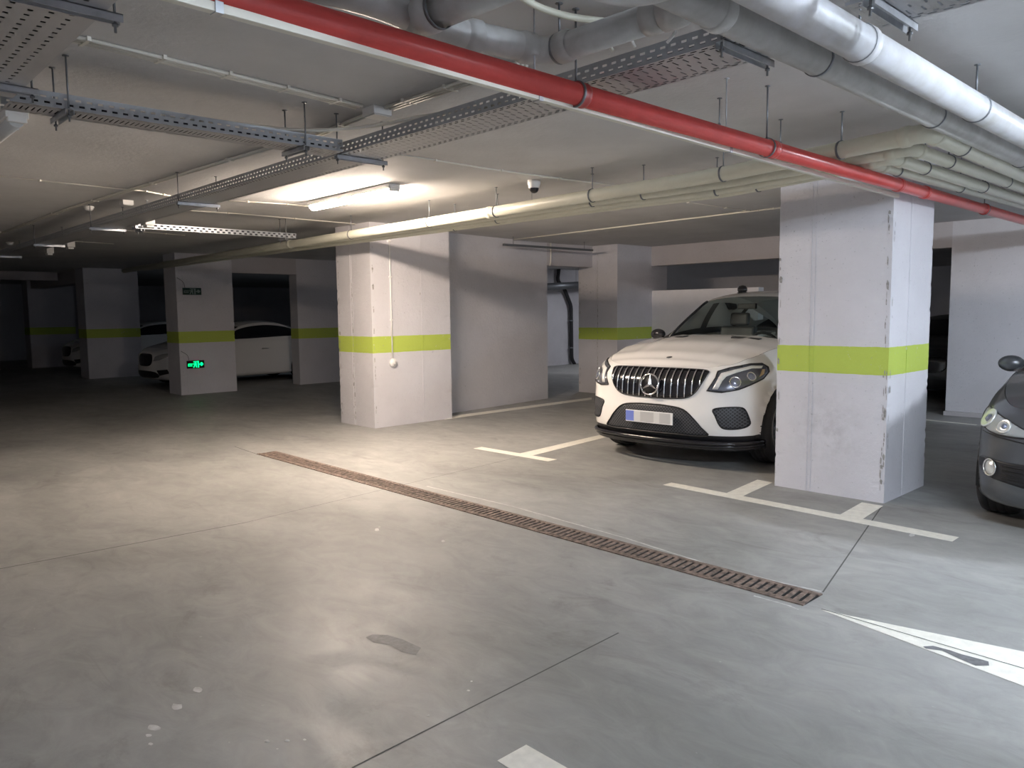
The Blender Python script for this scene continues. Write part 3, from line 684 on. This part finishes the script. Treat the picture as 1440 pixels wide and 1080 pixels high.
# level: (z, blend to the upper outline, nose set-back, side tuck)
LV = [(.19, 0, .16, .10), (.22, 0, .07, .05), (.27, 0, .03, .02), (.36, 0, .005, .008), (.48, 0, .0, .0), (.58, 0, .015, .0), (.68, 0, .022, .004), (.78, .05, .02, .0), (.86, .18, .02, 0), (.93, .45, .015, 0), (.975, .78, .0, 0), (1.0, 1., 0, 0)]
ZT = [(0, .925), (.17, .925), (.3, .955), (.5, 1.01), (.9, 1.085), (1.4, 1.145), (2.2, 1.16), (3.5, 1.20), (4.9, 1.16)]
CR = [(.17, .0), (.3, .035), (.6, .06), (1.0, .075), (1.45, .06), (2, 0), (5, 0)]
def car_surface(S):
    """S: dict sx, sy, sz scales plus optional overrides -> (body grid, cap grid) of local points, both sides"""
    sx, sy, sz = S['sx'], S['sy'], S['sz']; lv = crom(LV, 3); b0 = crom(B0, 5); t0_ = crom(T0, 5)
    rings = []
    for z, bl, dx, dy in lv:
        row = []
        for (bx, by), (tx, ty) in zip(b0, t0_):
            bl_ = min(max(bl, 0), 1); x = lerp(bx, tx, bl_); y = lerp(by, ty, bl_)
            wf = max(0, 1-bx/.5); x += dx*wf-(dx*max(0, (bx-4.3)/.6) if bx > 4.3 else 0)
            y -= dy*min(1, by/.6)
            zt = interp(ZT, x); zz = z if z < .72 else .72+(z-.72)/(1-.72)*(zt-.72)
            row.append((x, y, zz))
        full = row+[(x, -y, z_) for x, y, z_ in row[-2:0:-1]]
        rings.append([Vector((x*sx, y*sy, z_*sz)) for x, y, z_ in full])
    top = rings[-1]; n = len(b0); cap = []
    for i in range(1, n-1):
        l = top[i]; r = top[len(top)-i]; row = []; M_ = 28
        for k in range(M_+1):
            u = k/M_*2-1; y = -u*abs(l.y) ; X = l.x/sx; z_ = interp(ZT, X)+interp(CR, X)*(1-abs(u)**2.3)
            cre = math.exp(-((abs(u)-(.62-.1*min(1, X)))/.06)**2)*.010*min(1, max(0, X-.3)/.4)*(1 if X < 1.5 else 0)
            row.append(Vector((l.x, y, (z_+cre)*sz)))
        cap.append(row)
    return rings, cap
def gen_car(label, X0, Y0, yaw, paint, S, kind='detail', group=None):
    T = thing('car', label, 'car', (X0, Y0, S.get('lift', 0)), yaw, group)
    rings, cap = car_surface(S); sx, sy, sz = S['sx'], S['sy'], S['sz']
    ax1, ax2, R = .90*sx, 3.83*sx, .385*S.get('wr', 1); RA = R+.055; wz = R-S.get('lift', 0)
    m = MB().use(paint); bm = m.bm
    V = [[bm.verts.new(p) for p in r] for r in rings]; n = len(rings[0])
    for j in range(len(V)-1):
        for k in range(n): m.face([V[j][k], V[j][(k+1) % n], V[j+1][(k+1) % n], V[j+1][k]], True)
    capb = [row for row in cap if row[0].x > 1.42*sx]
    A = [[bm.verts.new(p) for p in row] for row in capb]
    for i in range(len(A)-1):
        for k in range(len(A[0])-1): m.face([A[i][k], A[i+1][k], A[i+1][k+1], A[i][k+1]], True)
    # wheel arches: cut and snap
    dead = []
    for v in bm.verts:
        for ax in (ax1, ax2):
            d = Vector((v.co.x-ax, v.co.z-wz)); L_ = d.length
            if abs(v.co.y) > .45*sy and abs(L_-RA) < .05 and v.co.z < RA+wz+.05:
                q = d.normalized()*RA; v.co.x = ax+q.x; v.co.z = wz+q.y
    for fc in bm.faces:
        c_ = fc.calc_center_median()
        for ax in (ax1, ax2):
            if abs(c_.y) > .45*sy and math.hypot(c_.x-ax, c_.z-wz) < RA-.004: dead.append(fc)
    tree_bm = bm.copy()
    bmesh.ops.delete(bm, geom=list(set(dead)), context='FACES')
    if kind == 'detail' and 'dark_below' in S:
        m.use(M_trim)
        for fc in bm.faces:
            if fc.calc_center_median().z < S['dark_below']*sz: fc.material_index = m.mi
    body = m.build('body', parent=T, local=True)
    # bonnet: its own panel, a few mm inside the opening
    h = MB().use(paint); rows = [row for row in cap if row[0].x <= 1.44*sx]
    c0 = rings[-1][0]
    A = [[h.bm.verts.new(Vector((p.x, p.y*.994, p.z+.001))) for p in row] for row in rows]
    a0 = [h.bm.verts.new(Vector((c0.x+.002, lerp(rows[0][0].y, rows[0][-1].y, k/28)*.9, rows[0][k].z-.001))) for k in range(29)]
    A = [a0]+A
    for i in range(len(A)-1):
        for k in range(len(A[0])-1): h.face([A[i][k], A[i+1][k], A[i+1][k+1], A[i][k+1]], True)
    hb = h.bm.copy(); h.build('bonnet', parent=T, local=True)
    # tree used for laying trim on the body
    hb.to_mesh(_tmp := bpy.data.meshes.new('tmp')); tree_bm.from_mesh(_tmp); bpy.data.meshes.remove(_tmp); hb.free()
    tree_bm.normal_update(); tree = BVHTree.FromBMesh(tree_bm); tree_bm.free()
    # arch liners and wheels
    for ax in (ax1, ax2):
        for s in (1, -1):
            l = MB().use(M_trim); yo, yi = s*.955*sy, s*.52*sy; seg = 24
            a_ = [l.bm.verts.new((ax+RA*math.cos(t), yo, wz+RA*math.sin(t))) for t in [PI*1.12*k/seg-.06*PI for k in range(seg+1)]]
            b_ = [l.bm.verts.new((v.co.x, yi, v.co.z)) for v in a_]
            for k in range(seg): l.face([a_[k], a_[k+1], b_[k+1], b_[k]], True)
            l.face(b_); l.build('arch_liner', parent=T, local=True)
            w = thing('wheel', None, None, (ax, s*(.975*sy-.13), wz)); w.parent = T
            w.rotation_euler = (0, 0, S.get('steer', 0) if ax == ax1 else 0)
            t = MB().use(M_tyre).lathe((0, -.13*s, 0), (0, s, 0), [(R*.70, .0), (R*.86, -.005), (R*.96, .015), (R, .045), (R, .07), (R-.008, .075), (R-.008, .085), (R, .09), (R, .125), (R-.008, .13), (R-.008, .14), (R, .145), (R, .175), (R-.008, .18), (R-.008, .19), (R, .195), (R, .215), (R*.96, .245), (R*.86, .262), (R*.72, .255), (R*.70, .24)], 48)
            t.build('tyre', parent=w, local=True)
            t = MB().use(M_rim).lathe((0, -.12*s, 0), (0, s, 0), [(R*.70, 0), (R*.70, .245), (R*.66, .25), (R*.64, .2), (R*.60, .1), (.06, .1), (0, .1)], 40)
            for k in range(10):
                an = 2*PI*k/10; dv = Vector((math.cos(an), 0, math.sin(an)))
                t.obox(dv*R*.36+Vector((0, .105*s, 0)), dv*R*.32, Vector((0, .012, 0)), dv.cross(Vector((0, 1, 0)))*.018)
            t.lathe((0, .08*s, 0), (0, s, 0), [(.06, 0), (.06, .04), (0, .045)], 20); t.build('rim', parent=w, local=True)
    # greenhouse
    top = S['roof']            # (x, z) centre line
    hw = S['rhw']              # half width along x
    tp = [Vector((x*sx, 0, z*sz)) for x, z in crom(top, 5)]; na = 20
    bowt = [(top[0][0], .20), (top[1][0], .17), (S['wtop'], .10), (3.0, .0), (5, 0)]
    if S.get('tail'): bowt = bowt[:-2]+[(3.2, 0), (top[-2][0], -.08), (top[-1][0], -.14)]
    belt_y, belt_z = S['belt']
    grid = []
    for p in tp:
        X = p.x/sx; w = interp(hw, X); row = []
        for k in range(na+1):
            u = 1-k/na*2
            row.append(Vector((p.x+interp(bowt, X)*sx*abs(u)**2, u*w*sy, p.z-S.get('drop', .055)*abs(u)**2.4*sz)))
        grid.append(row)
    iw = min(range(len(tp)), key=lambda i: abs(tp[i].x/sx-S['wtop']))
    ir = min(range(len(tp)), key=lambda i: abs(tp[i].x/sx-S['rtop']))
    def sheet(name, rows, mt, off=0, par=T):
        q = MB().use(mt); G_ = [[q.bm.verts.new(v+Vector((0, 0, off))) for v in r] for r in rows]
        for i in range(len(G_)-1):
            for k in range(len(G_[0])-1): q.face([G_[i][k], G_[i+1][k], G_[i+1][k+1], G_[i][k+1]], True)
        return q.build(name, parent=par, local=True)
    sheet('roof', grid[iw:ir+1], paint)
    gl = S.get('glass', (M_glassf, M_glasss))
    wsn = sheet('windscreen', [r[1:-1] for r in grid[:iw+1]], gl[0], -.004)
    # black ceramic border of the windscreen
    q = MB().use(M_gloss)
    for s in (1, -1):
        pts = [grid[i][0 if s == 1 else -1].lerp(grid[i][1 if s == 1 else -2], .2) for i in range(iw+1)]; q.tube(pts, .016, 8)
    q.tube([v+Vector((0, 0, .0)) for v in grid[0]], .018, 8); q.build('windscreen_seal', parent=T, local=True)
    sheet('rear_window', grid[ir:], gl[0] if kind == 'detail' else M_glassd)
    for s in (1, -1):
        rail = [g[0 if s == 1 else -1] for g in grid]
        bel = [Vector((v.x, s*belt_y*sy*(1 if v.x/sx < 3.9 else lerp(1, .85, (v.x/sx-3.9)/.8)), (belt_z+.02*(v.x/sx-1.5))*sz)) for v in rail]
        frame = MB().use(S.get('frame', M_gloss)); pan = MB().use(gl[1]); fr2 = MB().use(paint)
        NV = 6
        def pt(i, v):
            a_, b_ = bel[i], rail[i]; p = a_.lerp(b_, v); bulge = .03*math.sin(PI*v)*min(1, (b_.z-a_.z)/.3)
            return p+Vector((0, s*bulge, 0))
        pil = S['pillars']
        for i in range(len(rail)-1):
            Xm = (rail[i].x+rail[i+1].x)/2/sx
            hgt = rail[i].z-bel[i].z
            for v in range(NV):
                P4 = [pt(i, v/NV), pt(i+1, v/NV), pt(i+1, (v+1)/NV), pt(i, (v+1)/NV)]
                pillar = any(a <= Xm <= b for a, b in pil) or hgt < .10
                tgt = frame if (pillar or v == 0) else pan
                if v == NV-1: tgt = fr2
                tgt.face([tgt.bm.verts.new(p) for p in P4], True)
        for q, nm in ((frame, 'window_frame'), (pan, 'side_window'), (fr2, 'roof_rail')):
            if len(q.bm.faces): bmesh.ops.remove_doubles(q.bm, verts=q.bm.verts[:], dist=.0005); q.build(nm, parent=T, local=True)
    # mirrors
    mx, my, mz = S['mirror']
    for s in (1, -1):
        q = MB().use(S.get('mirror_mat', M_gloss)); prof = [(0, 0), (.045, .006), (.068, .03), (.074, .06), (.068, .09), (.062, .095)]
        q.lathe((0, 0, 0), (1, 0, 0), prof, 24)
        for v in q.bm.verts: v.co = Vector((mx*sx+v.co.x, s*(my*sy)+v.co.y*1.35, mz*sz+v.co.z*.95))
        q.obox((mx*sx+.05, s*(my*sy-.11), mz*sz-.055), (.025, 0, 0), (0, .07, .012*s), (0, 0, .012))
        mo = q.build('mirror', parent=T, local=True)
        q = MB().use(M_chromed).lathe((0, 0, 0), (1, 0, 0), [(.0, .001), (.058, .001)], 24)
        for v in q.bm.verts: v.co = Vector((mx*sx+.097, s*(my*sy)+v.co.y*1.35, mz*sz+v.co.z*.95))
        q.build('mirror_glass', parent=mo, local=True)
    # floor pan and cabin
    MB().use(M_trim).box(.35*sx, -.50*sy, .17*sz, 4.6*sx, .50*sy, .30*sz).build('underbody', parent=T, local=True)
    # projection helpers --------------------------------------------------
    def proj(u, z, phi):
        """from outside towards the car, phi = angle of the view direction about z (0 = straight back)"""
        d = Vector((math.cos(phi), math.sin(phi), 0)); sdir = Vector((-math.sin(phi), math.cos(phi), 0))
        o_ = sdir*u+Vector((0, 0, z))-d*3+ Vector((S.get('pc', 0), 0, 0))
        loc, nor, idx, dist = tree.ray_cast(o_, d)
        if loc is None: return None, None
        if nor.dot(d) > 0: nor = -nor
        return loc, nor
    def patch(name, outline, mt, phi=0, off=.004, step=.03, parent=T, label=None, smooth=True, depth=.012):
        q = MB().use(mt); fv = [q.bm.verts.new((0, u, z)) for u, z in outline]; q.bm.faces.new(fv)
        us = [p[0] for p in outline]; zs = [p[1] for p in outline]
        for lo, hi, no in ((min(us), max(us), (0, 1, 0)), (min(zs), max(zs), (0, 0, 1))):
            t = lo+step
            while t < hi-.004:
                bmesh.ops.bisect_plane(q.bm, geom=q.bm.verts[:]+q.bm.edges[:]+q.bm.faces[:], plane_co=Vector(no)*t, plane_no=no, dist=1e-5); t += step
        edge = [e for e in q.bm.edges if e.is_boundary]
        ret = bmesh.ops.extrude_edge_only(q.bm, edges=edge)
        back = {v for v in ret['geom'] if isinstance(v, bmesh.types.BMVert)}
        for v in q.bm.verts:
            loc, nor = proj(v.co.y, v.co.z, phi)
            if loc is None: loc = Vector((1, v.co.y, v.co.z)); nor = Vector((-1, 0, 0))
            v.co = loc+nor*(off if v not in back else off-depth)
        for fc in q.bm.faces: fc.smooth = smooth; fc.material_index = 0
        o = q.build(name, parent=parent, local=True)
        if label: o['label'] = label
        return o
    def trace(name, pts, r, mt, phi=0, off=.006, closed=False, parent=T, sub=6, mb=None):
        P = []
        src = pts+[pts[0]] if closed else pts
        for a_, b_ in zip(src, src[1:]):
            for k in range(sub): P.append((lerp(a_[0], b_[0], k/sub), lerp(a_[1], b_[1], k/sub)))
        if not closed: P.append(src[-1])
        W = [l+n_*off for l, n_ in (proj(u, z, phi) for u, z in P) if l is not None]
        if closed: W.append(W[0])
        q = mb or MB().use(mt)
        q.tube(W, r, 7, cap=not closed)
        return q if mb else q.build(name, parent=parent, local=True)
    T['_x'] = 0; del T['_x']
    return T, proj, patch, trace, tree
def mirror_pts(pts): return [(-u, z) for u, z in pts][::-1]
def smooth_closed(P, n=4):
    out = []; N_ = len(P)
    for i in range(N_):
        p0, p1, p2, p3 = P[i-1], P[i], P[(i+1) % N_], P[(i+2) % N_]
        for k in range(n):
            t = k/n; out.append(tuple(.5*((2*b)+(-a+c_)*t+(2*a-5*b+4*c_-d_)*t*t+(-a+3*b-3*c_+d_)*t**3) for a, b, c_, d_ in zip(p0, p1, p2, p3)))
    return out
# ---------------------------------------------------------------- the white car between the columns
SW = dict(sx=1.02, sy=1.055, sz=1.05, lift=.045, wr=1.02, dark_below=.285, roof=[(1.38, 1.155), (1.62, 1.33), (1.90, 1.50), (2.2, 1.635), (2.6, 1.70), (3.1, 1.695), (3.6, 1.62), (4.1, 1.46), (4.5, 1.31), (4.72, 1.20)],
    rhw=[(1.38, .76), (2.1, .615), (2.6, .60), (3.3, .58), (4.2, .54), (4.72, .60)], wtop=2.2, rtop=3.6, belt=(.875, 1.15), pillars=[(0, 1.62), (2.62, 2.74), (3.45, 3.6), (4.1, 9)], mirror=(1.78, 1.02, 1.19), tail=True, steer=.0)
WX, WY, WYAW = 6.50, 4.77, math.radians(4.0)
T, proj, patch, trace, tree = gen_car('white SUV coupe with slatted chrome grille parked between the columns', WX, WY, WYAW, M_cw, SW)
#OUTLINES
gr = [(.545, .948), (.32, .957), (0, .957), (-.32, .957), (-.545, .948), (-.56, .905), (-.53, .82), (-.475, .735), (-.40, .685), (-.28, .667), (0, .66), (.28, .667), (.40, .685), (.475, .735), (.53, .82), (.56, .905)]
gr = smooth_closed(gr, 4)
G_ = patch('grille', gr, M_gloss, off=.004)
trace('grille_rim', gr, .007, M_trim, closed=True, off=.006, parent=G_, sub=1)
for i in range(-7, 8):
    y = i*.074
    zs = sorted(z for (u0_, z0_), (u1_, z1_) in zip(gr, gr[1:]+gr[:1]) if (u0_-y)*(u1_-y) <= 0 and u0_ != u1_ for z in [z0_+(z1_-z0_)*(y-u0_)/(u1_-u0_)])
    if len(zs) >= 2 and zs[-1]-zs[0] > .05: trace('grille_slat', [(y, zs[0]+.008), (y, (zs[0]+zs[-1])/2), (y, zs[-1]-.008)], .0075, M_chrome, off=.015, parent=G_, sub=4)
l0, n0 = proj(0, .80, 0)
E_ = MB().use(M_chrome); cc = l0+Vector((-.055, 0, 0)); axn = Vector((-1, 0, .12)).normalized()
E_.ring(cc, axn,   .105, .009, 40, 8)
upv = Vector((0, 0, 1)); upv = (upv-axn*upv.dot(axn)).normalized(); sdv = axn.cross(upv)
for k in range(3):
    a_ = 2*PI*k/3; d1 = upv*math.cos(a_)+sdv*math.sin(a_); d2 = d1.cross(axn)
    tip = cc+d1*.103; v = [cc+axn*.016, cc+d2*.017+d1*.010, tip, cc-d2*.017+d1*.010, cc-axn*.006]
    vs = [E_.bm.verts.new(p) for p in v]
    for q in ((0, 1, 2), (0, 2, 3), (4, 2, 1), (4, 3, 2), (0, 3, 4), (0, 4, 1)): E_.face([vs[i] for i in q])
E_.build('star_emblem', parent=G_, local=True)
MB().use(M_trim).lathe(l0+Vector((-.04, 0, 0)), (1, 0, 0), [(0, 0), (.096, 0), (.096, .01), (.03, .03), (.03, .06)], 28).build('emblem_mount', parent=G_, local=True)
# small bonnet badge
pb, nb = None, None
B_ = MB().use(M_cdark).lathe((0, 0, 0), (0, 0, 1), [(.032, 0), (.030, .004), (0, .007)], 20)
for v in B_.bm.verts: v.co = Vector((.36+v.co.x*.9, v.co.y, (interp(ZT, .36)+interp(CR, .36))*1.05+v.co.x*.22+v.co.z))
B_.build('bonnet_badge', parent=T, local=True)
# lower intake with plate
li = smooth_closed([(.60, .305), (.545, .39), (.46, .485), (.36, .56), (.20, .586), (0, .592), (-.20, .586), (-.36, .56), (-.46, .485), (-.545, .39), (-.60, .305), (-.3, .302), (0, .302), (.3, .302)], 3)
LI = patch('lower_intake', li, M_mesh, off=.003)
trace('intake_rim', li, .008, M_trim, closed=True, off=.004, parent=LI, sub=1)
for s in (1, -1):
    fo = [(.655, .575), (.76, .598), (.87, .600), (.91, .57), (.935, .475), (.932, .42), (.877, .389), (.77, .385), (.72, .415), (.68, .51)]
    fo = smooth_closed(fo, 3); fo = fo if s == 1 else mirror_pts(fo)
    FI = patch('side_intake', fo, M_mesh, off=.003)
    trace('intake_rim', fo, .006, M_trim, closed=True, off=.004, parent=FI, sub=1)
# number plate (blurred characters in the photo: only its pale blocks)
lp, _ = proj(0, .46, 0); PL = MB().use(M_plate).obox((lp.x-.035, 0, .460), (.004, 0, 0), (0, .283, 0), (0, 0, .062)).build('number_plate', parent=T, local=True, bevel=.003)
for y0_, y1_, mt in ((.28, .18, M_plateb), (.18, .10, M_plateg2), (.10, -.06, M_plateg), (-.06, -.13, M_plateg2), (-.13, -.255, M_plateg)):
    MB().use(mt).obox((lp.x-.0395, (y0_+y1_)/2, .460), (.0008, 0, 0), (0, (y0_-y1_)/2, 0), (0, 0, .053)).build('plate_block', parent=PL, local=True)
# headlamps
for s in (1, -1):
    phi = -s*math.radians(35)
    hl = [(.535, .758), (.673, .746), (.83, .775), (.955, .818), (1.09, .868), (1.165, .93), (1.16, .974), (1.096, 1.010), (.97, 1.010), (.76, .975), (.645, .942), (.62, .884)]
    hs = hl if s == 1 else mirror_pts(hl)
    HL = patch('headlamp', hs, M_headin, phi, off=.006, step=.025)
    trace('lamp_seal', hs, .007, M_trim, phi, closed=True, off=.006, parent=HL, sub=2)
    dr_ = [(.585, .775), (.645, .885), (.675, .925), (.80, .957), (.98, .992), (1.10, .987), (1.08, .965), (.98, .968), (.82, .932), (.72, .895), (.68, .855), (.635, .775)]
    patch('light_strip', dr_ if s == 1 else mirror_pts(dr_), M_drl, phi, off=.010, step=.03, parent=HL, depth=.006)
    for u, z, r_ in ((.80, .845, .058), (.965, .895, .050)):
        l_, n_ = proj(u*s, z, phi)
        if l_: 
            MB().use(M_chrome).lathe(l_-n_*.002, n_, [(r_, .004), (r_, .012), (r_-.008, .014), (r_-.012, .010)], 24).build('lens_ring', parent=HL, local=True)
            MB().use(M_lensg).lathe(l_-n_*.002, n_, [(r_-.012, .008), (r_*.6, .016), (0, .02)], 24).build('projector', parent=HL, local=True)
    am = [(1.045, .885), (1.10, .91), (1.12, .955), (1.085, .955)]
    patch('indicator', am if s == 1 else mirror_pts(am), M_amber, phi, off=.010, step=.03, parent=HL, depth=.006)
    # bonnet vents
    q = MB().use(M_trim); z0_ = (interp(ZT, 1.2)+interp(CR, 1.2)*(1-.50**2.3))*1.05
    vpts = [(1.16, .30), (1.22, .60), (1.29, .60), (1.25, .28)]
    vs = []
    for x, y in vpts:
        hz = (interp(ZT, x)+interp(CR, x)*(1-(y/.87)**2.3))*1.05
        vs.append((x, y*s, hz))
    q.face([q.bm.verts.new((x, y, z+.010)) for x, y, z in vs]); q.face([q.bm.verts.new((x, y, z-.01)) for x, y, z in vs][::-1])
    bmesh.ops.bridge_loops(q.bm, edges=q.bm.edges[:]); q.build('bonnet_vent', parent=T, local=True)
# black lip under the bumper
q = MB().use(M_gloss)
ol = [Vector((x+.02, y*1.03, 0)) for x, y in crom(B0, 4) if x < .62]; ol = [Vector((p.x, p.y, .235)) for p in ol]
lipL = ol[::-1]+[Vector((p.x, -p.y, p.z)) for p in ol[1:]]
for dz, dx, r_ in ((0, -.015, .022), (-.035, .01, .018), (-.06, .05, .02)): q.tube([p+Vector((dx, 0, dz)) for p in lipL], r_, 8)
q.build('front_lip', parent=T, local=True)
# cabin
q = MB().use(M_int); q.box(1.30, -.80, .95, 1.72, .80, 1.10); q.box(1.5, -.78, .35, 4.4, .78, .40); q.build('dashboard', parent=T, local=True)
for s in (1, -1):
    q = MB().use(M_seat); q.box(2.05, s*.38-.25, .40, 2.6, s*.38+.25, .72)
    q.obox((2.68, s*.38, .98), (.06, 0, .0), (0, .24, 0), (.06, 0, .36)); q.obox((2.77, s*.38, 1.43), (.04, 0, 0), (0, .13, 0), (.01, 0, .085)); q.build('seat', parent=T, local=True, bevel=.03)
q = MB().use(M_seat); q.box(3.25, -.62, .40, 3.7, .62, .75); q.box(3.68, -.62, .6, 3.85, .62, 1.30); q.build('rear_seat', parent=T, local=True, bevel=.03)
MB().use(M_int).ring((1.86, -.38, 1.12), (1, 0, .45), .18, .016, 28, 8).build('steering_wheel', parent=T, local=True)
MB().use(M_trim).box(2.16, -.12, 1.56, 2.2, .12, 1.63).build('interior_mirror', parent=T, local=True, bevel=.01)
rz_ = 1.70*1.05-.055*1.05*(.40/.62)**2.4
RL = MB().use(M_rubber).lathe((2.86, .40, rz_-.01), (0, 0, 1), [(0, 0), (.065, 0), (.065, .028), (0, .03)], 20).build('roof_aerial_base', parent=T, local=True)
MB().use(M_lens).lathe((2.86, .40, rz_+.015), (0, 0, 1), [(.045, 0), (.062, .02), (.064, .05), (.045, .085), (0, .098)], 20).build('roof_aerial_cap', parent=RL, local=True)
# ---------------------------------------------------------------- the grey car cut by the right edge
SG = dict(sx=.90, sy=.90, sz=.93, wr=.86, roof=[(1.12, 1.14), (1.45, 1.32), (1.85, 1.49), (2.2, 1.58), (2.7, 1.63), (3.3, 1.61), (3.9, 1.52), (4.4, 1.34), (4.7, 1.20)],
    rhw=[(1.12, .76), (2.1, .63), (2.6, .62), (3.3, .60), (4.2, .58), (4.72, .62)], wtop=2.0, rtop=3.9, belt=(.875, 1.17), pillars=[(0, 1.5), (2.5, 2.62), (3.6, 3.75), (4.3, 9)], mirror=(1.70, .97, 1.20), tail=True, mirror_mat=M_cg)
GX, GY = 6.10, .87
T, proj, patch, trace, tree = gen_car('dark grey hatchback cut off by the right edge of the photo', GX, GY, math.radians(3.5), M_cg, SG)
for s in (1, -1):
    phi = -s*math.radians(38)
    hl = [(.40, .705), (.50, .695), (.64, .70), (.78, .725), (.90, .765), (.945, .82), (.92, .86), (.83, .855), (.68, .825), (.52, .775), (.42, .735)]
    hs = smooth_closed(hl, 2); hs = hs if s == 1 else mirror_pts(hs)
    HL = patch('headlamp', hs, M_headclear, phi, off=.006, step=.025)
    trace('lamp_seal', hs, .005, M_trim, phi, closed=True, off=.005, parent=HL, sub=2)
    for u, z, r_ in ((.785, .795, .075), (.60, .758, .052)):
        l_, n_ = proj(u*s, z, phi)
        if l_:
            MB().use(M_reflec).lathe(l_-n_*.004, n_, [(r_, .006), (r_, .016), (r_-.006, .018), (r_*.6, .008), (r_*.25, .006)], 28).build('reflector', parent=HL, local=True)
            MB().use(M_lensg).lathe(l_-n_*.004, n_, [(r_*.42, .006), (r_*.3, .022), (0, .028)], 20).build('bulb_cap', parent=HL, local=True)
    fo = smooth_closed([(.42, .50), (.62, .515), (.785, .525), (.83, .47), (.77, .40), (.60, .37), (.42, .36)], 2); fs = fo if s == 1 else mirror_pts(fo)
    FI = patch('fog_recess', fs, M_trim, 0, off=.003)
    l_, n_ = proj(.715*s, .458, 0)
    MB().use(M_chrome).ring(l_+n_*.012, n_, .058, .006, 28, 8).build('fog_ring', parent=FI, local=True)
    MB().use(M_reflec).lathe(l_+n_*.006, n_, [(.052, 0), (.03, .012), (0, .016)], 24).build('fog_lamp', parent=FI, local=True)
    q = MB().use(M_trim)
    for k in range(4): trace('', [(.45*s, .40+.028*k), (.63*s, .405+.028*k)], .004, M_trim, 0, off=.012, mb=q)
    q.build('fog_slats', parent=FI, local=True)
patch('grille', smooth_closed([(.40, .73), (0, .73), (-.40, .73), (-.36, .65), (0, .62), (.36, .65)], 3), M_gloss)
patch('lower_intake', smooth_closed([(.36, .52), (0, .52), (-.36, .52), (-.36, .36), (0, .33), (.36, .36)], 3), M_trim)
trace('bumper_seam', [(-.8, .70), (-.5, .66), (0, .59), (.5, .66), (.8, .70)], .004, M_trim, 0, off=.002, sub=10)
# ---------------------------------------------------------------- dim cars far away
SF = dict(sx=.93, sy=.90, sz=.90, wr=.84, roof=[(1.3, 1.12), (1.7, 1.36), (2.05, 1.52), (2.4, 1.60), (2.9, 1.63), (3.4, 1.57), (3.9, 1.42), (4.3, 1.28), (4.55, 1.18)],
    rhw=[(1.3, .74), (2.1, .60), (2.6, .59), (3.3, .57), (4.2, .54), (4.72, .60)], wtop=2.05, rtop=3.4, belt=(.875, 1.13), pillars=[(0, 1.55), (2.72, 2.78), (4.0, 9)], mirror=(1.7, 1.02, 1.16), tail=True, glass=(M_glassd, M_glassd), frame=M_gloss, mirror_mat=M_cw)
def farcar(label, X, Y, yaw, paint):
    T, proj, patch, trace, tree = gen_car(label, X, Y, yaw, paint, SF, kind='far')
    patch('grille', smooth_closed([(.34, .74), (0, .76), (-.34, .74), (-.38, .60), (-.28, .50), (0, .48), (.28, .50), (.38, .60)], 3), M_gloss)
    patch('lower_intake', smooth_closed([(.5, .36), (0, .38), (-.5, .36), (-.55, .24), (0, .22), (.55, .24)], 3), M_trim)
    for s in (1, -1):
        hl = [(.40, .60), (.60, .63), (.78, .70), (.80, .77), (.66, .76), (.46, .70)]
        patch('headlamp', hl if s == 1 else mirror_pts(hl), M_reflec, -s*math.radians(30), off=.006)
        fo = [(.55, .40), (.76, .42), (.78, .33), (.60, .28)]
        patch('side_intake', fo if s == 1 else mirror_pts(fo), M_trim, 0, off=.004)
        q = MB().use(M_chromed); q.tube([(2.42, s*.90, .80), (2.44, s*.925, .805), (2.56, s*.925, .805), (2.58, s*.90, .80)], .010, 6)
        q.build('door_handle', parent=T, local=True)
    return T
farcar('white car in the dark behind the green exit sign column', 5.95, 18.35, math.radians(2), M_cw)
farcar('pale car hidden behind the dark column, only its lamp visible', 5.95, 24.9, math.radians(2), M_cw)
farcar('dark car glimpsed in the gap right of the large column', 14.2, 4.75, math.radians(4), M_cdark)
# ------------------------------------------------------------------ light and exposure
W = bpy.data.worlds.new('world'); C.world = W; W.use_nodes = True
W.node_tree.nodes['Background'].inputs[0].default_value = (.02, .025, .03, 1)
def area(name, loc, rot, sx_, sy_, col, power):
    l = bpy.data.lights.new(name, 'AREA'); l.shape = 'RECTANGLE'; l.size = sx_; l.size_y = sy_; l.color = col; l.energy = power
    o = bpy.data.objects.new(name, l); COL.objects.link(o); o.location = loc; o.rotation_euler = rot; return o
C.view_settings.view_transform = 'Standard'; C.view_settings.look = 'None'; C.view_settings.gamma = 1
C.view_settings.exposure = 2.93
try: C.view_settings.use_curve_mapping = False
except Exception: pass
